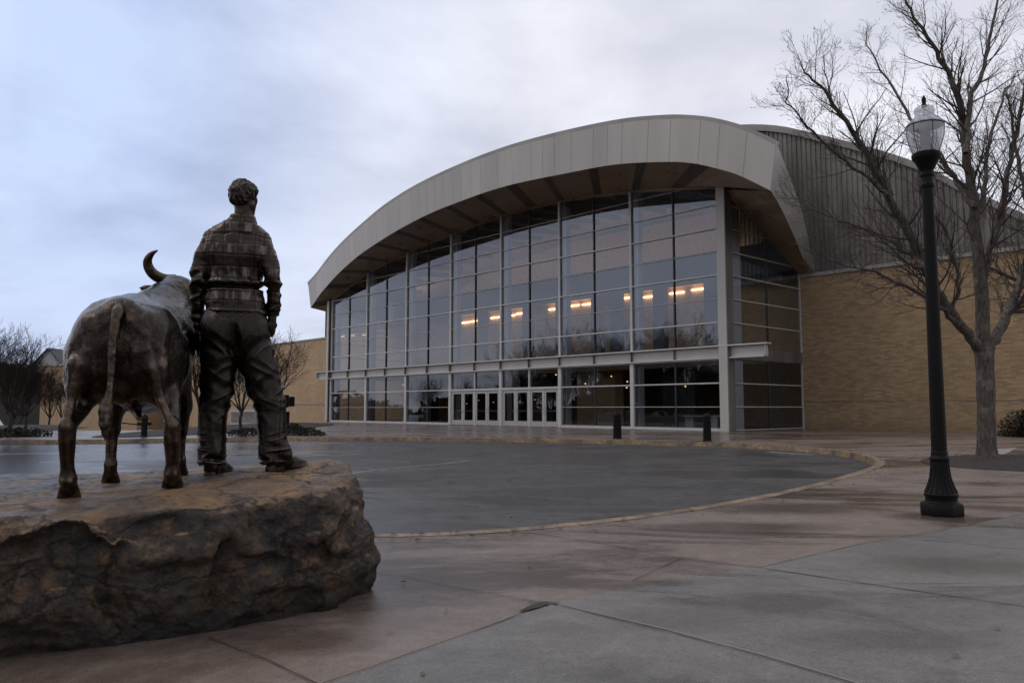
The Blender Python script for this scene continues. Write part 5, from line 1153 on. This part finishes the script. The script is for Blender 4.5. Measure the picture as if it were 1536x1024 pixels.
# crease between arm and torso
fd.sub(fd.cone_d((-.262, -.11, 1.50), (-.262, -.10, 1.10), .010, .022), .02); fd.sub(fd.cone_d((.140, -.135, 1.50), (.155, -.11, 1.10), .010, .018), .02)
fd.sub(fd.cone_d((-.268, -.0, 1.34), (-.272, -.0, 1.0), .002, .016), .02); fd.sub(fd.cone_d((.155, -.0, 1.34), (.160, -.0, 1.1), .004, .014), .02)
# collar
col_ = np.abs(np.sqrt(((fd.X+.013)/1.0)**2+((fd.Y+.008)/.95)**2)-(.080-(fd.Z-1.74)*.15))-.010; fd.sm(np.maximum(col_, np.abs(fd.Z-1.757-.10*(-fd.Y)*0)-.034), .008)
fd.sub(np.sqrt((fd.X+.013)**2+(fd.Y+.008)**2)-.060+0*fd.Z+np.where(fd.Z > 1.72, 0, 9), .006)
wv = .012*np.sin(fd.X*22)+.006*np.sin(fd.X*61+1)
torso = (fd.X > -.262) & (fd.X < .17)
fd.D = np.maximum(fd.D, np.where(torso, 1.103+wv-fd.Z, np.where(fd.X < 0, 1.055-fd.Z, 1.10-fd.Z)).astype(F32))
def sdisp(V):
    X, Y, Z = V.T; w = vn(V, (5, 5, 5), 61); w2 = vn(V, (9, 9, 12), 62); tor = np.clip((.24-np.abs(X+.055))/.03, 0, 1); arm = 1-tor
    d = .006*w2+.004*vn(V, (18, 18, 22), 63)+.0015*vn(V, 45, 64)+tor*.006*ridge(V, rotm('Y', .3), (10, 6, 5), 67)
    # sewn grid lines
    gx = np.abs(((X+.008*w+5.068)/.10) % 1-.5)*.10; gz_ = np.abs(((Z+.008*w+5.02)/.08) % 1-.5)*.08
    d = d-.0032*np.exp(-(gz_/.004)**2)-.0040*np.exp(-(gx/.005)**2)*tor+.002
    # blouse over the waist
    d = d+tor*(.020*gs(Z, 1.318, .022)-.024*gs(Z, 1.283, .011)+.008*gs(Z, 1.262, .01))+tor*.006*np.sin(X*75+4*w)*gs(Z, 1.33, .05)
    d = d+tor*(.007*gs(Z, 1.115, .012))
    # sleeve folds
    side_ = np.where(X < 0, 1, -1); Va = V+.02*np.stack([w, w2, w], 1); d = d+arm*(.011*ridge(Va, rotm('Y', .5), (6, 6, 20), 65)+.008*ridge(Va, rotm('Y', -.6), (6, 6, 18), 66))*(gs(Z, 1.34, .09)+.8*gs(Z, 1.18, .08)+.35*gs(Z, 1.5, .1))+arm*(.008*gs(Z, 1.145, .012)*(X > 0)+.006*gs(Z, 1.08, .012)*(X < 0))
    d = d-.007*np.exp(-((Z-1.665+.16*np.abs(X+.055))/.008)**2)*tor*(Y < 0)     # yoke seam
    d = d-.008*np.exp(-((np.abs(X+.055)-.195-.0*Z)/.007)**2)*gs(Z, 1.60, .07)*(Y < .03)
    return d
sdf_mesh('shirt', fd, M['bronze_shirt'], man, sdisp, 1)
# trousers
fd = Field((-.32, -.24, .03), (.38, .26, 1.18), .0068)
fd.cone((-.052, 0, 1.14), (-.052, 0, 1.03), .135, .150, .0, (1.36, .90)); fd.cone((-.052, 0, 1.03), (-.05, 0, .92), .152, .130, .05, (1.40, .98)); fd.ell((-.135, -.055, .97), (.11, .105, .12), .05); fd.ell((.035, -.055, .97), (.115, .105, .12), .05)
fd.chain([(-.130, 0, .95), (-.150, .01, .72), (-.170, .01, .52), (-.172, -.015, .32), (-.170, -.02, .09)], [.130, .112, .092, .087, .088], .025)
fd.chain([(.045, 0, .95), (.120, .02, .72), (.190, .035, .52), (.215, .005, .32), (.236, -.01, .10)], [.135, .118, .097, .090, .094], .025)
fd.sub(fd.cone_d((-.045, -.19, 1.05), (-.03, -.12, .84), .012, .03), .04)
fd.D = np.maximum(fd.D, .072+.012*np.sin(fd.X*30)+fd.Y*.10-fd.Z).astype(F32); fd.D = np.maximum(fd.D, fd.Z-1.14)
def pdisp(V):
    X, Y, Z = V.T; R_ = X > -.04; w = vn(V, (4, 4, 4), 71); w2 = vn(V, (8, 8, 8), 72); kn = gs(Z, .56, .13); cf = gs(Z, .14, .10); hp_ = gs(Z, .82, .10)
    u = np.where(R_, X-.19, -(X+.17)); ph = Z*62+np.where(R_, 1, -1)*u*55+5*w
    Vm = V.copy(); Vm[:, 0] = u; Vw = Vm+.02*np.stack([w2, w, w2], 1)
    r1 = ridge(Vw, rotm('Y', .65), (5, 5, 17), 73); r2 = ridge(Vw, rotm('Y', -.55), (5, 5, 19), 74); r3 = ridge(Vw, rotm('Y', 1.25), (4, 4, 13), 75); r4 = ridge(Vw, rotm('Y', .15), (8, 8, 26), 76)
    d = .010*w+.004*w2+.017*r1*kn+.011*r2*gs(Z, .50, .11)+.018*r4*cf+.012*r2*cf+.013*r1*hp_+.010*r3*gs(Z, .38, .18)+.006*r2*gs(Z, .70, .12)
    d = np.clip(d, -.03, .034)
    d = d-.007*np.exp(-((u-.085+.02*w)/.005)**2)*(Z < .9)+.008*gs(Z, .085, .010)
    d = d-.006*np.exp(-((Z-1.02-.8*(X+.05)*np.sign(X+.05))/.006)**2)*(Y < 0)*(np.abs(X+.05) > .05)
    return d
sdf_mesh('trousers', fd, M['bronze_pants'], man, pdisp, 1)
# shoes
def shoe(hx, hy, tx, ty, z0, lo, hi, nm):
    fd = Field(lo, hi, .005); h_ = Vector((hx, hy, 0)); t_ = Vector((tx, ty, 0)); ax = (t_-h_).normalized(); L = (t_-h_).length
    def p(f, z, s=0): q = h_+ax*L*f+Vector((-ax.y, ax.x, 0))*s; return (q.x, q.y, z0+z)
    fd.cone(p(.06, .05), p(.0, .10), .046, .044, 0); fd.cone(p(.1, .055), p(.35, .050), .046, .046, .03); fd.cone(p(.35, .045), p(.72, .030), .046, .043, .03); fd.cone(p(.72, .032), p(.92, .026), .042, .034, .02); fd.cone(p(.2, .10), p(.6, .06), .032, .026, .03)
    fd.D = np.maximum(fd.D, z0+.012-fd.Z)
    sole = np.minimum.reduce([fd.cone_d(p(.04, 0), p(.3, 0), .048, .044), fd.cone_d(p(.3, 0), p(.9, 0), .046, .040)])
    # flat slab sole
    dz = fd.Z-(z0+.009); px_ = fd.X-h_.x; py_ = fd.Y-h_.y; al = px_*ax.x+py_*ax.y; cr = -px_*ax.y+py_*ax.x; t_c = np.clip(al/L, .02, .90); rr_ = .050-.010*np.abs(t_c-.7)-.008*gs(t_c, .38, .14)
    pl_ = np.sqrt((al-t_c*L)**2+cr**2)-rr_; thick = np.where(al/L < .30, .022, .013); zc = np.where(al/L < .30, z0+.004, z0+.013)
    fd.sm(np.maximum(pl_, np.abs(fd.Z-zc)-thick).astype(F32), .004)
    o = sdf_mesh('shoe', fd, M['bronze_boot'], man, lambda V: .003*vn(V, 16, 81)+.003*np.sin((V[:, 0]*ax.x+V[:, 1]*ax.y)*120)*gs(V[:, 2], z0+.09, .02), 1)
shoe(-.175, -.055, -.085, .225, -.008, (-.27, -.15, -.05), (.03, .33, .17), 'l'); shoe(.220, -.045, .435, .145, .030, (.12, -.15, -.03), (.54, .25, .21), 'r')
# hat held in the left hand
fd = Field((-.48, -.02, .72), (-.12, .42, 1.08), .0055)
Rt = Matrix.Rotation(.25, 3, 'Z') @ Matrix.Rotation(-.12, 3, 'Y')
fd.ell((-.318, .19, .915), (.013, .155, .115), 0, Rt); fd.ell((-.26, .19, .915), (.075, .085, .065), .01, Rt); fd.sub(fd.ell_d((-.205, .19, .93), (.03, .06, .02), Rt), .02)
sdf_mesh('held_hat', fd, M['bronze_hair'], man, lambda V: .006*np.sin(V[:, 1]*22+V[:, 2]*9)+.002*vn(V, 20, 91), 1)
# ------------------------------------------------------------------ sky, sun, camera
W = bpy.data.worlds.new('World'); SC.world = W; W.use_nodes = True; nt = W.node_tree; nn = nt.nodes; ll = nt.links
bg = nn['Background']; sky = nn.new('ShaderNodeTexSky'); sky.sky_type = 'NISHITA'; sky.sun_disc = False; SE, SR = math.radians(52), math.radians(-100); sky.sun_elevation = SE; sky.sun_rotation = SR
tc = nn.new('ShaderNodeTexCoord'); sx = nn.new('ShaderNodeSeparateXYZ'); ll.new(tc.outputs['Generated'], sx.inputs[0])
def wm(op, a, b=0., c=0., cl=False):
    q = nn.new('ShaderNodeMath'); q.operation = op; q.use_clamp = cl
    for i, v in enumerate((a, b, c)):
        if isinstance(v, bpy.types.NodeSocket): ll.new(v, q.inputs[i])
        else: q.inputs[i].default_value = v
    return q.outputs[0]
def wramp(x, st):
    r = nn.new('ShaderNodeValToRGB'); e = r.color_ramp.elements
    while len(e) < len(st): e.new(.5)
    for i, (p, c) in enumerate(st): e[i].position = p; e[i].color = (c, c, c, 1) if isinstance(c, (int, float)) else (*c, 1)
    ll.new(x, r.inputs[0]); return r.outputs[0]
def wmix(f, a, b):
    q = nn.new('ShaderNodeMix'); q.data_type = 'RGBA'
    for s_, v in ((q.inputs[0], f), (q.inputs[6], a), (q.inputs[7], b)):
        if isinstance(v, bpy.types.NodeSocket): ll.new(v, s_)
        else: s_.default_value = v if isinstance(v, float) else (*v, 1)
    return q.outputs[2]
# cloud deck coordinates: direction projected on a plane overhead
zc = wm('ADD', wm('MAXIMUM', sx.outputs[2], 0.), .22); cu = wm('DIVIDE', sx.outputs[0], zc); cv = wm('DIVIDE', sx.outputs[1], zc)
cb = nn.new('ShaderNodeCombineXYZ'); ll.new(cu, cb.inputs[0]); ll.new(cv, cb.inputs[1])
def wnoise(sc, det, ro, loc, dist=.0, scl=(1, 1, 1)):
    mp = nn.new('ShaderNodeMapping'); ll.new(cb.outputs[0], mp.inputs[0]); mp.inputs['Location'].default_value = loc; mp.inputs['Scale'].default_value = scl
    n_ = nn.new('ShaderNodeTexNoise'); n_.inputs['Scale'].default_value = sc; n_.inputs['Detail'].default_value = det; n_.inputs['Roughness'].default_value = ro; n_.inputs['Distortion'].default_value = dist; ll.new(mp.outputs[0], n_.inputs['Vector']); return n_.outputs[0]
az = wm('ARCTAN2', sx.outputs[0], sx.outputs[1])          # 0 ahead, negative to the left
lf = wramp(wm('MULTIPLY_ADD', az, .6, .5), [(.0, .0), (.08, .25), (.16, .9), (.24, .9), (.38, .4), (.52, .0)])   # blue towards the left
n1 = wnoise(.75, 9, .6, (3.2, 1.4, 0), .3); n2 = wnoise(1.9, 6, .5, (7, 2, 0), .3, (1, 1, 1))
bright = wmix(lf, (.62, .62, .665), (.37, .455, .64)); shade = wmix(lf, (.40, .41, .47), (.24, .30, .46))
cl_ = wramp(wm('MULTIPLY_ADD', n2, .55, wm('MULTIPLY', n1, .6)), [(.44, 0.), (.66, 1.)])
cc = wmix(cl_, shade, bright)
hz = wramp(sx.outputs[2], [(0., 1.), (.10, .8), (.28, 0.)]); cc = wmix(wm('MULTIPLY', hz, .45), cc, wmix(lf, (.60, .58, .62), (.38, .43, .58)))
back_ = wramp(sx.outputs[1], [(0., 1.), (.45, 0.)])     # the deck is heavier behind and to the sides
lowd = wmix(wm('MULTIPLY', wramp(wm('MULTIPLY_ADD', sx.outputs[1], .5, .5), [(.0, 1.), (.62, 0.)]), .45), cc, (.22, .23, .26))
mixs = nn.new('ShaderNodeMix'); mixs.data_type = 'RGBA'; mixs.inputs[0].default_value = .93
ll.new(sky.outputs[0], mixs.inputs[6]); 
sc_ = nn.new('ShaderNodeMix'); sc_.data_type = 'RGBA'; sc_.blend_type = 'MULTIPLY'; sc_.inputs[0].default_value = 1.; ll.new(lowd, sc_.inputs[6]); sc_.inputs[7].default_value = (11.5, 11.5, 11.5, 1)
sc_.clamp_result = False; ll.new(sc_.outputs[2], mixs.inputs[7]); ll.new(mixs.outputs[2], bg.inputs[0]); bg.inputs[1].default_value = .14
sl = bpy.data.lights.new('sun', 'SUN'); sl.energy = .5; sl.angle = math.radians(18); sl.color = (1, .90, .76); so = bpy.data.objects.new('sun', sl); COL.objects.link(so)
sd_ = Vector((math.sin(SR)*math.cos(SE), math.cos(SR)*math.cos(SE), math.sin(SE))); so.rotation_euler = sd_.to_track_quat('Z', 'Y').to_euler(); so.location = (0, 0, 30)
cd = bpy.data.cameras.new('camera'); cam_ = bpy.data.objects.new('camera', cd); COL.objects.link(cam_); cam_.location = (0, 0, 1.2); cam_.rotation_euler = (math.radians(90)+TH, 0, 0)
cd.sensor_width = 36; cd.lens = 28.125; cd.clip_end = 5000; cd.clip_start = .05; SC.camera = cam_
SC.view_settings.view_transform = 'Standard'; SC.view_settings.look = 'None'; SC.view_settings.exposure = 0; SC.view_settings.gamma = 1
SC.cycles.use_denoising = True; SC.cycles.max_bounces = 8; SC.cycles.transparent_max_bounces = 16; SC.cycles.glossy_bounces = 4; SC.cycles.sample_clamp_indirect = 4; SC.cycles.caustics_reflective = False; SC.cycles.caustics_refractive = False
